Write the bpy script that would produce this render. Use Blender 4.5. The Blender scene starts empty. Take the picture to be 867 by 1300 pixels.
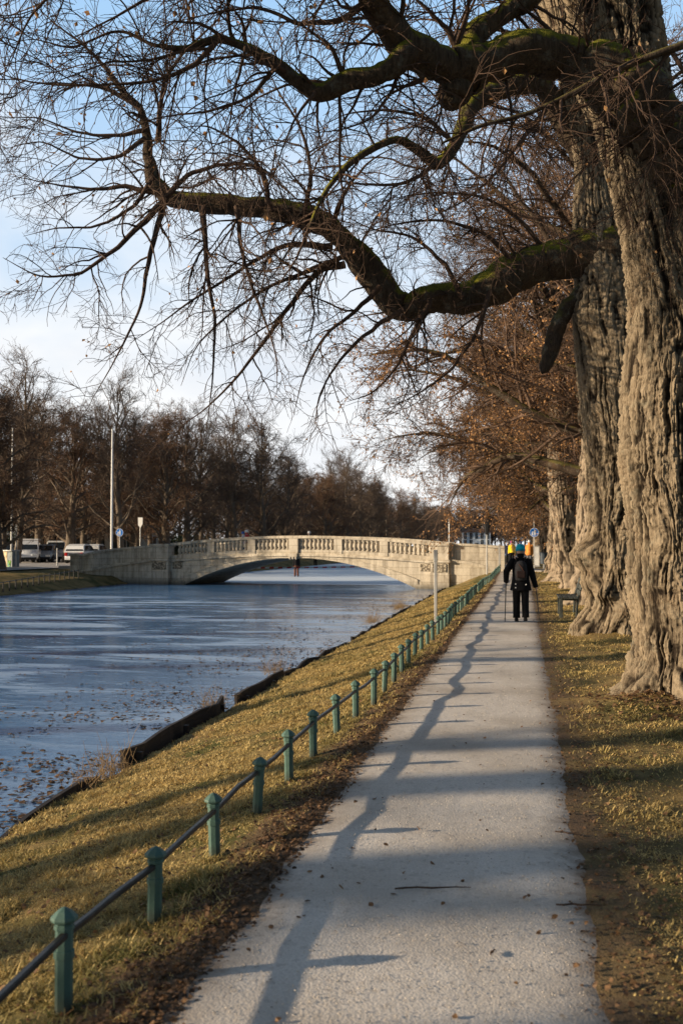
import bpy, bmesh, math, random
import numpy as np
from math import sin, cos, tan, pi, radians, sqrt, atan2
from mathutils import Vector, Matrix

random.seed(7)
RNG = np.random.default_rng(11)
sc = bpy.context.scene
COL = sc.collection

# ------------------------------------------------------------------ camera model (used to measure the place)
F, CX, CY = 1264.0, 433.5, 650.0
YAW, PITCH = 0.180278, 0.0332156
CAM = np.array([0, 0, 1.7])
FW = np.array([-sin(YAW)*cos(PITCH), cos(YAW)*cos(PITCH), sin(PITCH)])
RT = np.array([cos(YAW), sin(YAW), 0.0])
UP = np.cross(RT, FW)
def ray(px, py): return FW + RT*(px-CX)/F - UP*(py-CY)/F
def atZ(px, py, Z): d = ray(px, py); return CAM + d*((Z-CAM[2])/d[2])
def atY(px, py, Y): d = ray(px, py); return CAM + d*(Y/d[1])
def proj(P):
    d = np.asarray(P) - CAM
    z = d @ FW
    return CX + F*(d@RT)/z, CY - F*(d@UP)/z, z

SUN_AZ, SUN_EL = radians(21), radians(12.2)
TO_SUN = np.array([-cos(SUN_AZ)*cos(SUN_EL), -sin(SUN_AZ)*cos(SUN_EL), sin(SUN_EL)])

# ------------------------------------------------------------------ noise
class Noise:
    def __init__(s, seed, n=128):
        s.n = n
        s.T = np.random.default_rng(seed).random((n, n))
    def __call__(s, u, v, pu=None):
        iu = np.floor(u).astype(int); iv = np.floor(v).astype(int)
        fu = u-iu; fv = v-iv
        fu = fu*fu*(3-2*fu); fv = fv*fv*(3-2*fv)
        m = pu or s.n
        a = iu % m; b = (iu+1) % m
        c = iv % s.n; d = (iv+1) % s.n
        a %= s.n; b %= s.n
        T = s.T
        return (T[a, c]*(1-fu)+T[b, c]*fu)*(1-fv) + (T[a, d]*(1-fu)+T[b, d]*fu)*fv
N1, N2, N3, N4 = Noise(1), Noise(2), Noise(3), Noise(4)
def fbm(u, v, o=3, N=N1):
    r = 0; a = .5
    for i in range(o):
        r = r + a*N(u*2**i+17*i, v*2**i+31*i); a *= .5
    return r/(1-.5**o)
def sstep(a, b, x):
    t = np.clip((x-a)/(b-a), 0, 1); return t*t*(3-2*t)

# ------------------------------------------------------------------ mesh helpers
def mesh_np(name, V, Fq, smooth=True, attr=None):
    """V (n,3); Fq (m,k) with constant k; attr: per-vertex colour (n,3)"""
    V = np.ascontiguousarray(V, dtype=np.float32); Fq = np.ascontiguousarray(Fq, dtype=np.int32)
    me = bpy.data.meshes.new(name)
    m, k = Fq.shape
    me.vertices.add(len(V)); me.vertices.foreach_set('co', V.ravel())
    me.loops.add(m*k); me.loops.foreach_set('vertex_index', Fq.ravel())
    me.polygons.add(m); me.polygons.foreach_set('loop_start', np.arange(0, m*k, k, dtype=np.int32))
    me.polygons.foreach_set('use_smooth', np.full(m, smooth, dtype=bool))
    if attr is not None:
        at = me.color_attributes.new('col', 'FLOAT_COLOR', 'POINT')
        c = np.ones((len(V), 4), dtype=np.float32); c[:, :3] = attr
        at.data.foreach_set('color', c.ravel())
    me.update(calc_edges=True)
    return me

def put(name, me, mat, parent=None, loc=None, label=None, smooth=None):
    o = bpy.data.objects.new(name, me); COL.objects.link(o)
    if mat is not None:
        for m_ in (mat if isinstance(mat, (list, tuple)) else [mat]): me.materials.append(m_)
    if parent is not None: o.parent = parent
    if loc is not None: o.location = loc
    if label: o['label'] = label
    return o

def thing(name, label, cat, loc=(0, 0, 0), rotz=0, group=None):
    o = bpy.data.objects.new(name, None); COL.objects.link(o)
    o.location = [float(q) for q in loc]; o.rotation_euler = (0, 0, rotz); o.empty_display_size = .2
    return tag(o, label, cat, group)
def tag(o, label=None, cat=None, group=None, kind=None):
    if label: o['label'] = label
    if cat: o['category'] = cat
    if group: o['group'] = group
    if kind: o['kind'] = kind
    return o
def copy_tree(o, loc=None, rotz=None, label=None, scale=None):
    def rec(s, par):
        c = s.copy(); COL.objects.link(c)
        if par is not None: c.parent = par
        for ch in list(s.children): rec(ch, c)
        return c
    c = rec(o, None)
    if loc is not None: c.location = [float(q) for q in loc]
    if rotz is not None: c.rotation_euler = (0, 0, rotz)
    if scale is not None: c.scale = scale if hasattr(scale, '__len__') else (scale,)*3
    if label: c['label'] = label
    return c

class MB:
    """collects shapes in a bmesh, becomes one mesh"""
    def __init__(s): s.b = bmesh.new()
    def box(s, x0, x1, y0, y1, z0, z1, bev=0, M=None):
        r = bmesh.ops.create_cube(s.b, size=1)
        vs = r['verts']
        for v in vs:
            v.co = Vector(((x0+x1)/2+v.co.x*(x1-x0), (y0+y1)/2+v.co.y*(y1-y0), (z0+z1)/2+v.co.z*(z1-z0)))
        if bev:
            es = list({e for v in vs for e in v.link_edges})
            rr = bmesh.ops.bevel(s.b, geom=es, offset=bev, segments=2, affect='EDGES', profile=.5)
            vs = list({v for f in rr['faces'] for v in f.verts} | {v for v in vs if v.is_valid})
        if M is not None:
            for v in vs: v.co = M @ v.co
        return s
    def lathe(s, prof, n=12, c=(0, 0, 0), M=None, sx=1, sy=1, rot=0, cap=True):
        rings = []
        for r, z in prof:
            ring = []
            for i in range(n):
                a = 2*pi*i/n+rot
                p = Vector((r*cos(a)*sx, r*sin(a)*sy, z))
                p = (M @ p if M is not None else p)+Vector(c)
                ring.append(s.b.verts.new(p))
            rings.append(ring)
        for a, b in zip(rings, rings[1:]):
            for i in range(n):
                s.b.faces.new((a[i], a[(i+1) % n], b[(i+1) % n], b[i]))
        if cap:
            s.b.faces.new(rings[0][::-1]); s.b.faces.new(rings[-1])
        return s
    def loft(s, rings, cap=True, closed=True):
        rs = [[s.b.verts.new(Vector(p)) for p in r] for r in rings]
        n = len(rs[0])
        for a, b in zip(rs, rs[1:]):
            for i in range(n if closed else n-1):
                s.b.faces.new((a[i], a[(i+1) % n], b[(i+1) % n], b[i]))
        if cap:
            s.b.faces.new(rs[0][::-1]); s.b.faces.new(rs[-1])
        return s
    def tube(s, pts, rads, n=8, cap=True):
        pts = [Vector(p) for p in pts]
        if not hasattr(rads, '__len__'): rads = [rads]*len(pts)
        rings = []
        ref = None
        for i, p in enumerate(pts):
            t = (pts[min(i+1, len(pts)-1)]-pts[max(i-1, 0)]).normalized()
            if ref is None: ref = Vector((1, 0, 0)) if abs(t.x) < .8 else Vector((0, 1, 0))
            u = t.cross(ref).normalized(); v = t.cross(u)
            rings.append([p+(u*cos(2*pi*k/n)+v*sin(2*pi*k/n))*rads[i] for k in range(n)])
        return s.loft(rings, cap)
    def prism(s, poly, a, b, axis='y'):
        """polygon of (p,q) extruded along an axis from a to b"""
        def mk(p, q, w): return {'y': (p, w, q), 'x': (w, p, q), 'z': (p, q, w)}[axis]
        return s.loft([[mk(p, q, a) for p, q in poly], [mk(p, q, b) for p, q in poly]])
    def mesh(s, name, smooth=False):
        bmesh.ops.recalc_face_normals(s.b, faces=s.b.faces)
        me = bpy.data.meshes.new(name); s.b.to_mesh(me); s.b.free()
        if smooth:
            me.polygons.foreach_set('use_smooth', np.full(len(me.polygons), True, dtype=bool))
        return me
    def build(s, name, mat, parent=None, loc=None, smooth=False, label=None):
        return put(name, s.mesh(name, smooth), mat, parent, loc, label)

# ------------------------------------------------------------------ material helpers
class NT:
    def __init__(s, mat):
        mat.use_nodes = True
        s.t = mat.node_tree; s.N = s.t.nodes; s.L = s.t.links
    def n(s, typ, **kw):
        nd = s.N.new(typ)
        for k, v in kw.items():
            if k == 'inp':
                for a, b in v.items():
                    if isinstance(b, bpy.types.NodeSocket): s.L.new(b, nd.inputs[a])
                    else: nd.inputs[a].default_value = b
            else: setattr(nd, k, v)
        return nd
    def noise(s, vec, scale, detail=4, rough=.55, dist=0):
        return s.n('ShaderNodeTexNoise', inp={'Vector': vec, 'Scale': scale, 'Detail': detail, 'Roughness': rough, 'Distortion': dist}).outputs['Fac']
    def ramp(s, fac, stops, interp='LINEAR'):
        r = s.n('ShaderNodeValToRGB', inp={'Fac': fac}); e = r.color_ramp; e.interpolation = interp
        while len(e.elements) > 1: e.elements.remove(e.elements[-1])
        for i, (p, c) in enumerate(stops):
            if not hasattr(c, '__len__'): c = (c, c, c)
            el = e.elements[0] if i == 0 else e.elements.new(p)
            el.position = p; el.color = (*c[:3], 1)
        return r.outputs['Color']
    def mix(s, fac, a, b, mode='MIX'):
        m = s.n('ShaderNodeMix', data_type='RGBA', blend_type=mode)
        for sock, v in ((m.inputs[0], fac), (m.inputs[6], a), (m.inputs[7], b)):
            if isinstance(v, bpy.types.NodeSocket): s.L.new(v, sock)
            elif hasattr(v, '__len__'): sock.default_value = (*v[:3], 1)
            else: sock.default_value = v
        return m.outputs[2]
    def math(s, op, a, b=0, clamp=False):
        m = s.n('ShaderNodeMath', operation=op, use_clamp=clamp)
        for i, v in enumerate((a, b)):
            if isinstance(v, bpy.types.NodeSocket): s.L.new(v, m.inputs[i])
            else: m.inputs[i].default_value = v
        return m.outputs[0]
    def mapping(s, vec, scale=(1, 1, 1), rot=(0, 0, 0)):
        return s.n('ShaderNodeMapping', inp={'Vector': vec, 'Scale': scale, 'Rotation': rot}).outputs[0]
    def bump(s, h, strength=.5, dist=.02):
        return s.n('ShaderNodeBump', inp={'Height': h, 'Strength': strength, 'Distance': dist}).outputs[0]

def new_mat(name):
    m = bpy.data.materials.new(name); t = NT(m)
    for nd in list(t.N): t.N.remove(nd)
    out = t.n('ShaderNodeOutputMaterial'); p = t.n('ShaderNodeBsdfPrincipled')
    t.L.new(p.outputs[0], out.inputs[0])
    p.inputs['Specular IOR Level'].default_value = .3
    return m, t, p
def setp(t, p, color=None, rough=None, normal=None, metal=None, spec=None):
    for k, v in (('Base Color', color), ('Roughness', rough), ('Normal', normal), ('Metallic', metal), ('Specular IOR Level', spec)):
        if v is None: continue
        if isinstance(v, bpy.types.NodeSocket): t.L.new(v, p.inputs[k])
        elif hasattr(v, '__len__'): p.inputs[k].default_value = (*v[:3], 1)
        else: p.inputs[k].default_value = v

def simple(name, col, rough=.6, metal=0, var=.25, scale=12, bump=.1, bscale=None, spec=.3):
    m, t, p = new_mat(name)
    co = t.n('ShaderNodeTexCoord').outputs['Object']
    nz = t.noise(co, scale, 5)
    c = t.ramp(nz, [(.3, tuple(x*(1-var) for x in col)), (.7, tuple(min(1, x*(1+var)) for x in col))])
    setp(t, p, c, rough, t.bump(t.noise(co, bscale or scale*5, 3), bump, .01) if bump else None, metal, spec)
    return m

def geo_pos(t): return t.n('ShaderNodeNewGeometry').outputs['Position']

M = {}
def mk_materials():
    # ---- ground
    m, t, p = new_mat('dry_turf'); pos = geo_pos(t)
    x = t.n('ShaderNodeSeparateXYZ', inp={0: pos}).outputs[0]
    a = t.noise(pos, 1.1, 6); b = t.noise(pos, 35, 5, .65); c3 = t.noise(pos, 5, 4)
    grass = t.mix(b, (.12, .082, .032), (.42, .30, .125))
    green = t.mix(b, (.03, .035, .01), (.13, .13, .04))
    dirt = t.mix(b, (.06, .042, .028), (.23, .155, .098))
    g = t.mix(t.ramp(a, [(.42, 0), (.62, 1)]), grass, green)
    xx = t.math('ADD', x, t.math('MULTIPLY', t.math('SUBTRACT', c3, .5), .9))
    left = t.math('MULTIPLY', t.math('GREATER_THAN', xx, -1.72), t.math('LESS_THAN', xx, -.9))
    lf = t.ramp(t.math('ADD', t.math('MULTIPLY', x, .2), .5), [(.10, 0), (.155, .15), (.185, .9), (.24, 1)])  # x in -2.5..2.5 -> 0..1
    xr = t.math('MULTIPLY_ADD', x, .1); 
    xr.node.inputs[2].default_value = t.n('ShaderNodeValue').outputs[0].default_value
    rr = t.ramp(t.math('ADD', t.math('MULTIPLY', xx, .1), 0), [(.04, 1), (.065, .5), (.10, .12), (.45, .3)])
    rightside = t.math('GREATER_THAN', x, -.3)
    fac = t.mix(rightside, lf, t.mix(1, rr, t.ramp(t.noise(pos, 2.2, 4), [(.3, .25), (.7, 1.25)]), 'MULTIPLY'))
    far = t.math('GREATER_THAN', x, -5)
    fac = t.mix(far, (0.15, 0.15, 0.15), fac)
    setp(t, p, t.mix(fac, g, dirt), .95, t.bump(t.noise(pos, 60, 4, .7), .7, .03), spec=.1)
    M['turf'] = m
    # ---- path
    m, t, p = new_mat('gravel_path'); pos = geo_pos(t)
    a = t.noise(pos, .8, 5); b = t.noise(pos, 70, 4, .7)
    vor = t.n('ShaderNodeTexVoronoi', inp={'Vector': pos, 'Scale': 85.0})
    vor2 = t.n('ShaderNodeTexVoronoi', inp={'Vector': pos, 'Scale': 38.0})
    c = t.mix(t.ramp(b, [(.3, 0), (.7, 1)]), (.52, .47, .41), (.78, .71, .63))
    c = t.mix(t.ramp(a, [(.40, 0), (.68, .7)]), c, (.36, .305, .245))
    c = t.mix(t.ramp(t.noise(t.mapping(pos, (1, .12, 1)), 6, 5, .6), [(.5, 0), (.75, .3)]), c, (.36, .31, .255))
    c = t.mix(t.ramp(vor.outputs['Color'], [(.88, 0), (.95, .22)]), c, (.72, .66, .60))
    c = t.mix(t.ramp(vor2.outputs['Color'], [(.12, .30), (.2, 0)]), c, (.24, .20, .17))
    x = t.n('ShaderNodeSeparateXYZ', inp={0: pos}).outputs[0]
    edge = t.math('ABSOLUTE', t.math('ADD', x, .48))
    edge = t.math('ADD', edge, t.math('MULTIPLY', t.math('SUBTRACT', t.noise(pos, 4, 5, .7), .5), .35))
    c = t.mix(t.ramp(edge, [(.58, 0), (.70, .35), (.80, .9)]), c, (.185, .13, .085))
    hh = t.math('ADD', t.math('MULTIPLY', vor.outputs['Distance'], -.9), t.math('MULTIPLY', b, .7))
    hh = t.math('ADD', hh, t.math('MULTIPLY', t.noise(pos, 9, 3), 1.5))
    setp(t, p, c, .9, t.bump(hh, .25, .008), spec=.2)
    M['path'] = m
    # ---- asphalt street on the far bank
    M['street'] = simple('pale_asphalt', (.40, .37, .34), .9, var=.15, scale=.8, bscale=80, bump=.2)
    # ---- ice
    m, t, p = new_mat('thin_ice'); pos = geo_pos(t)
    y = t.n('ShaderNodeSeparateXYZ', inp={0: pos}).outputs[1]
    st = t.mapping(pos, (.13, .50, 1), (0, 0, radians(8)))
    s1 = t.noise(st, 1.3, 7, .62, .4); s2 = t.noise(t.mapping(pos, (.42, 1.9, 1), (0, 0, radians(-6))), 1, 8, .72, 1.2)
    scr = t.noise(t.mapping(pos, (.9, 1.5, 1)), 1.2, 8, .75, 2.2)
    frost = t.math('ADD', t.ramp(s1, [(.50, 0), (.62, .50)]), t.ramp(s2, [(.54, 0), (.66, .40)]), True)
    frost = t.math('ADD', frost, t.ramp(scr, [(.595, 0), (.61, .32), (.62, .32), (.64, 0)]), True)
    # frost is thin near the bank in front, thick snow behind the bridge
    yn = t.math('MULTIPLY', y, .01)
    nearf = t.ramp(yn, [(.06, .15), (.16, .65), (.40, .9), (.50, .2), (.60, .12)])
    frost = t.math('MULTIPLY', frost, nearf, True)
    snow = t.math('MULTIPLY', t.ramp(yn, [(.615, 0), (.67, 1)]), t.ramp(t.noise(t.mapping(pos, (.012, .2, 1)), 1.5, 5, .6), [(.36, .35), (.5, 1)]), True)
    frost = t.math('MAXIMUM', frost, snow)
    base = t.mix(t.noise(t.mapping(pos, (.2, .5, 1)), 1, 6, .6), (.035, .13, .31), (.09, .245, .49))
    setp(t, p, t.mix(frost, base, (.70, .78, .86)), t.ramp(frost, [(0, .10), (.5, .6)]),
         t.bump(t.math('ADD', t.noise(t.mapping(pos, (1, 2.2, 1)), 2.5, 7, .7), t.math('MULTIPLY', s1, 1.5)), .15, .05), spec=.5)
    p.inputs['IOR'].default_value = 1.4
    M['ice'] = m
    # ---- barks
    def bark(name, c0, c1, moss=0, cav_shade=True, fine=45, bump=.9):
        m, t, p = new_mat(name); co = t.n('ShaderNodeTexCoord').outputs['Object']
        st = t.mapping(co, (1, 1, .18))
        a = t.noise(st, fine, 6, .7, .6); b = t.noise(co, 3, 5); d = t.noise(st, fine*.35, 5, .65, .8)
        c = t.mix(t.ramp(a, [(.3, 0), (.7, 1)]), c0, c1)
        c = t.mix(t.ramp(b, [(.4, 0), (.75, .5)]), c, tuple(.6*x for x in c1))
        c = t.mix(t.ramp(t.noise(co, 5.5, 6, .7), [(.54, 0), (.66, .5)]), c, (.20, .195, .15))
        c = t.mix(t.ramp(t.noise(co, 1.7, 6, .7), [(.55, 0), (.72, .55)]), c, (.15, .088, .045))
        if cav_shade:
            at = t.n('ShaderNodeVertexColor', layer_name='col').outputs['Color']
            c = t.mix(t.ramp(at, [(.08, .96), (.30, .75), (.60, 0)]), c, (.016, .011, .008))  # furrows: darker bark tone plus crevice shade painted in by ridge height
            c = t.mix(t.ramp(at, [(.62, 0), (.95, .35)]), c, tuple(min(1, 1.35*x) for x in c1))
        if moss:
            nz = t.n('ShaderNodeSeparateXYZ', inp={0: t.n('ShaderNodeNewGeometry').outputs['Normal']}).outputs[2]
            mf = t.ramp(t.math('ADD', nz, t.math('MULTIPLY', t.math('SUBTRACT', t.noise(co, 7, 6, .7), .5), 1.6)), [(.26, 0), (.56, moss)])
            c = t.mix(mf, c, t.mix(t.noise(co, 60, 3), (.06, .068, .007), (.28, .26, .03)))
        hgt = t.math('ADD', t.math('MULTIPLY', d, 1.4), a)
        setp(t, p, c, .92, t.bump(hgt, bump, .03), spec=.12)
        return m
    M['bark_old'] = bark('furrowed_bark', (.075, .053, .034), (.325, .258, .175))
    M['bark_limb'] = bark('mossy_bark', (.016, .012, .009), (.125, .09, .06), moss=.95, cav_shade=False, fine=30)
    M['bark_bough'] = bark('bough_bark', (.02, .015, .012), (.095, .068, .048), moss=.3, cav_shade=False, fine=40, bump=.5)
    M['bark_row'] = bark('row_bark', (.10, .075, .052), (.36, .285, .205), cav_shade=True, fine=25)
    M['bark_far'] = bark('far_bark', (.075, .058, .044), (.24, .19, .145), cav_shade=False, fine=20)
    for k, c in dict(twig=(.075, .048, .034), twig_row=(.135, .088, .062), twig_row2=(.12, .08, .058), twig_far=(.115, .084, .064), twig_far2=(.15, .09, .058), twig_haze=(.05, .055, .07), weed=(.19, .13, .07)).items():
        m, t, p = new_mat('twig_bark_'+k); co = t.n('ShaderNodeTexCoord').outputs['Object']
        cc = t.ramp(t.noise(co, 1.5, 4), [(.3, tuple(.65*x for x in c)), (.7, tuple(1.4*x for x in c))])
        setp(t, p, cc, .85, spec=.15); M[k] = m
    def leafm(name, c0, c1):
        m, t, p = new_mat(name); co = t.n('ShaderNodeTexCoord').outputs['Object']
        c = t.mix(t.ramp(t.noise(co, 23, 2), [(.35, 0), (.65, 1)]), c0, c1)
        setp(t, p, c, .6, spec=.25)
        tr = t.n('ShaderNodeBsdfTranslucent', inp={'Color': c}); mx = t.n('ShaderNodeMixShader', inp={0: .3, 1: p.outputs[0], 2: tr.outputs[0]})
        t.L.new(mx.outputs[0], [q for q in t.N if q.type == 'OUTPUT_MATERIAL'][0].inputs[0])
        return m
    M['leaf'] = leafm('dry_leaf', (.24, .105, .042), (.62, .36, .15))
    M['leaf_pale'] = leafm('dry_leaf_pale', (.20, .11, .05), (.38, .24, .12))
    M['leaf_dull'] = leafm('dead_leaf_litter', (.06, .035, .02), (.26, .15, .075))
    M['needle'] = leafm('conifer_needle', (.012, .02, .012), (.03, .045, .025))
    m, t, p = new_mat('grass_blade'); at = t.n('ShaderNodeVertexColor', layer_name='col').outputs['Color']
    setp(t, p, at, .75, spec=.2)
    tr = t.n('ShaderNodeBsdfTranslucent', inp={'Color': at}); mx = t.n('ShaderNodeMixShader', inp={0: .25, 1: p.outputs[0], 2: tr.outputs[0]})
    t.L.new(mx.outputs[0], [q for q in t.N if q.type == 'OUTPUT_MATERIAL'][0].inputs[0]); M['blade'] = m
    # ---- stone
    m, t, p = new_mat('weathered_limestone'); co = t.n('ShaderNodeTexCoord').outputs['Object']
    a = t.noise(co, 1.3, 7, .65); b = t.noise(t.mapping(co, (2.5, 2.5, .35)), 1.6, 6, .7); d = t.noise(co, 14, 5, .7)
    c = t.mix(d, (.42, .365, .285), (.74, .67, .55))
    c = t.mix(t.ramp(b, [(.46, 0), (.66, .62)]), c, (.17, .135, .095))
    c = t.mix(t.ramp(a, [(.52, 0), (.70, .5)]), c, (.13, .11, .085))
    z = t.n('ShaderNodeSeparateXYZ', inp={0: geo_pos(t)}).outputs[2]
    wet = t.ramp(t.math('ADD', t.math('ADD', z, .8), t.math('MULTIPLY', a, .30)), [(.20, .75), (.62, 0)])
    so = t.n('ShaderNodeSeparateXYZ', inp={0: co}); cv = t.n('ShaderNodeCombineXYZ', inp={0: so.outputs[0], 1: so.outputs[2]}).outputs[0]
    bk = t.n('ShaderNodeTexBrick', inp={'Vector': cv, 'Scale': 1.0, 'Mortar Size': .012, 'Mortar Smooth': .3, 'Brick Width': .95, 'Row Height': .42, 'Color1': (1, 1, 1, 1), 'Color2': (.80, .78, .75, 1), 'Mortar': (.42, .38, .33, 1)})
    c = t.mix(.8, c, bk.outputs[0], 'MULTIPLY')
    c = t.mix(wet, c, (.06, .055, .042))
    setp(t, p, c, .9, t.bump(t.math('ADD', d, t.noise(co, 45, 3)), .5, .02), spec=.15); M['stone'] = m
    m, t, p = new_mat('rusticated_stone'); co = t.n('ShaderNodeTexCoord').outputs['Object']
    v = t.n('ShaderNodeTexVoronoi', inp={'Vector': co, 'Scale': 9.0})
    c = t.mix(t.ramp(v.outputs['Distance'], [(.2, 0), (.6, 1)]), (.50, .43, .32), (.11, .09, .065))
    setp(t, p, c, .9, t.bump(v.outputs['Distance'], -1, .08)); M['rustic'] = m
    # ---- metal, paint, wood, cloth
    m, t, p = new_mat('green_post_paint'); co = t.n('ShaderNodeTexCoord').outputs['Object']
    a = t.noise(co, 9, 6, .7); b = t.noise(co, 60, 4)
    c = t.mix(a, (.034, .082, .068), (.098, .170, .138))
    c = t.mix(t.ramp(t.noise(co, 22, 6, .75), [(.60, 0), (.70, .7)]), c, (.055, .04, .03))
    zz = t.n('ShaderNodeSeparateXYZ', inp={0: co}).outputs[2]
    c = t.mix(t.ramp(t.math('ADD', zz, t.math('MULTIPLY', a, .12)), [(.07, .85), (.17, 0)]), c, (.05, .042, .03))
    setp(t, p, c, .55, t.bump(b, .35, .004), spec=.35); M['green'] = m
    m, t, p = new_mat('worn_rail_steel'); co = t.n('ShaderNodeTexCoord').outputs['Object']
    c = t.mix(t.ramp(t.noise(co, 14, 6, .7), [(.4, 0), (.7, 1)]), (.012, .014, .013), (.045, .036, .03))
    setp(t, p, c, .45, t.bump(t.noise(co, 50, 4), .3, .003), spec=.4); M['rail'] = m
    m, t, p = new_mat('wet_timber'); co = t.n('ShaderNodeTexCoord').outputs['Object']
    g = t.noise(t.mapping(co, (3, 3, 40)), 1, 5, .6)
    c = t.mix(g, (.012, .009, .008), (.05, .036, .028))
    c = t.mix(t.ramp(t.noise(co, 3, 5), [(.55, 0), (.75, .7)]), c, (.10, .075, .05))
    setp(t, p, c, .75, t.bump(g, .6, .02)); M['timber'] = m
    M['galv'] = simple('galvanised_steel', (.42, .42, .41), .5, .3, .15, 6, .1)
    M['white'] = simple('white_paint', (.78, .78, .76), .45, 0, .06, 5, .05)
    M['whitecar'] = simple('white_car_paint', (.80, .81, .82), .2, 0, .03, 2, 0, spec=.6)
    M['silvercar'] = simple('silver_blue_car_paint', (.34, .42, .50), .25, .4, .05, 2, 0, spec=.6)
    M['darkcar'] = simple('dark_car_paint', (.03, .035, .045), .2, 0, .1, 2, 0, spec=.6)
    M['glass'] = simple('dark_window_glass', (.02, .028, .035), .06, 0, .1, 2, 0, spec=.8)
    M['rubber'] = simple('tyre_rubber', (.02, .02, .02), .85, 0, .2, 30, .1)
    M['rim'] = simple('alloy_rim', (.45, .45, .46), .3, .7, .1, 10, 0)
    M['lampred'] = simple('red_tail_lamp', (.45, .02, .02), .2, 0, .1, 10, 0)
    M['lampclear'] = simple('clear_headlamp', (.75, .78, .8), .15, 0, .05, 10, 0)
    M['black'] = simple('black_plastic', (.018, .018, .02), .5, 0, .2, 20, .1)
    M['plaster'] = simple('pale_plaster', (.62, .58, .48), .9, 0, .1, 1.5, .15)
    M['plasterblue'] = simple('pale_grey_plaster', (.55, .60, .64), .9, 0, .1, 1, .1)
    M['rooftile'] = simple('brown_roof_tiles', (.14, .075, .05), .85, 0, .25, 6, .3)
    M['shutter'] = simple('dark_shutter', (.05, .06, .055), .7, 0, .2, 8, .1)
    M['signblue'] = simple('sign_blue', (.015, .17, .62), .4, 0, .06, 4, 0)
    M['bench'] = simple('weathered_green_bench_wood', (.06, .066, .058), .7, 0, .3, 14, .3)
    M['cab'] = simple('beige_cabinet_paint', (.58, .45, .27), .6, 0, .15, 3, .1)
    M['cabside'] = simple('grey_cabinet_paint', (.20, .23, .24), .6, 0, .2, 3, .1)
    M['graffiti'] = simple('graffiti_green', (.25, .5, .1), .5, 0, .4, 7, 0)
    M['graffiti2'] = simple('graffiti_blue', (.05, .2, .4), .5, 0, .4, 7, 0)
    M['skin'] = simple('skin', (.55, .35, .26), .55, 0, .06, 20, 0)
    M['hair'] = simple('brown_hair', (.06, .035, .02), .7, 0, .3, 60, .3)
    cl = dict(black=(.008, .008, .010), charcoal=(.030, .030, .034), trouser=(.010, .010, .012), teal=(.01, .40, .58), tealband=(.008, .26, .42), yellow=(.85, .60, .03), orange=(.80, .30, .07),
              grey=(.20, .21, .23), red=(.50, .03, .04), white=(.75, .75, .75), rust=(.13, .055, .035), navy=(.015, .02, .05), jeans=(.06, .09, .16), magenta=(.5, .05, .3), maroon=(.02, .012, .012), shoe=(.02, .02, .022), blue=(.05, .15, .45))
    for k, c in cl.items(): M['c_'+k] = simple('cloth_'+k, c, .85, 0, .25, 25, .3, 180, spec=.15)
    m, t, p = new_mat('barrier_tape'); co = t.n('ShaderNodeTexCoord').outputs['Object']
    x = t.n('ShaderNodeSeparateXYZ', inp={0: co}).outputs[0]
    w = t.math('FRACT', t.math('MULTIPLY', x, 1.55))
    setp(t, p, t.mix(t.math('GREATER_THAN', w, .5), (.62, .03, .05), (.8, .8, .8)), .4); M['tape'] = m
mk_materials()

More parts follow.
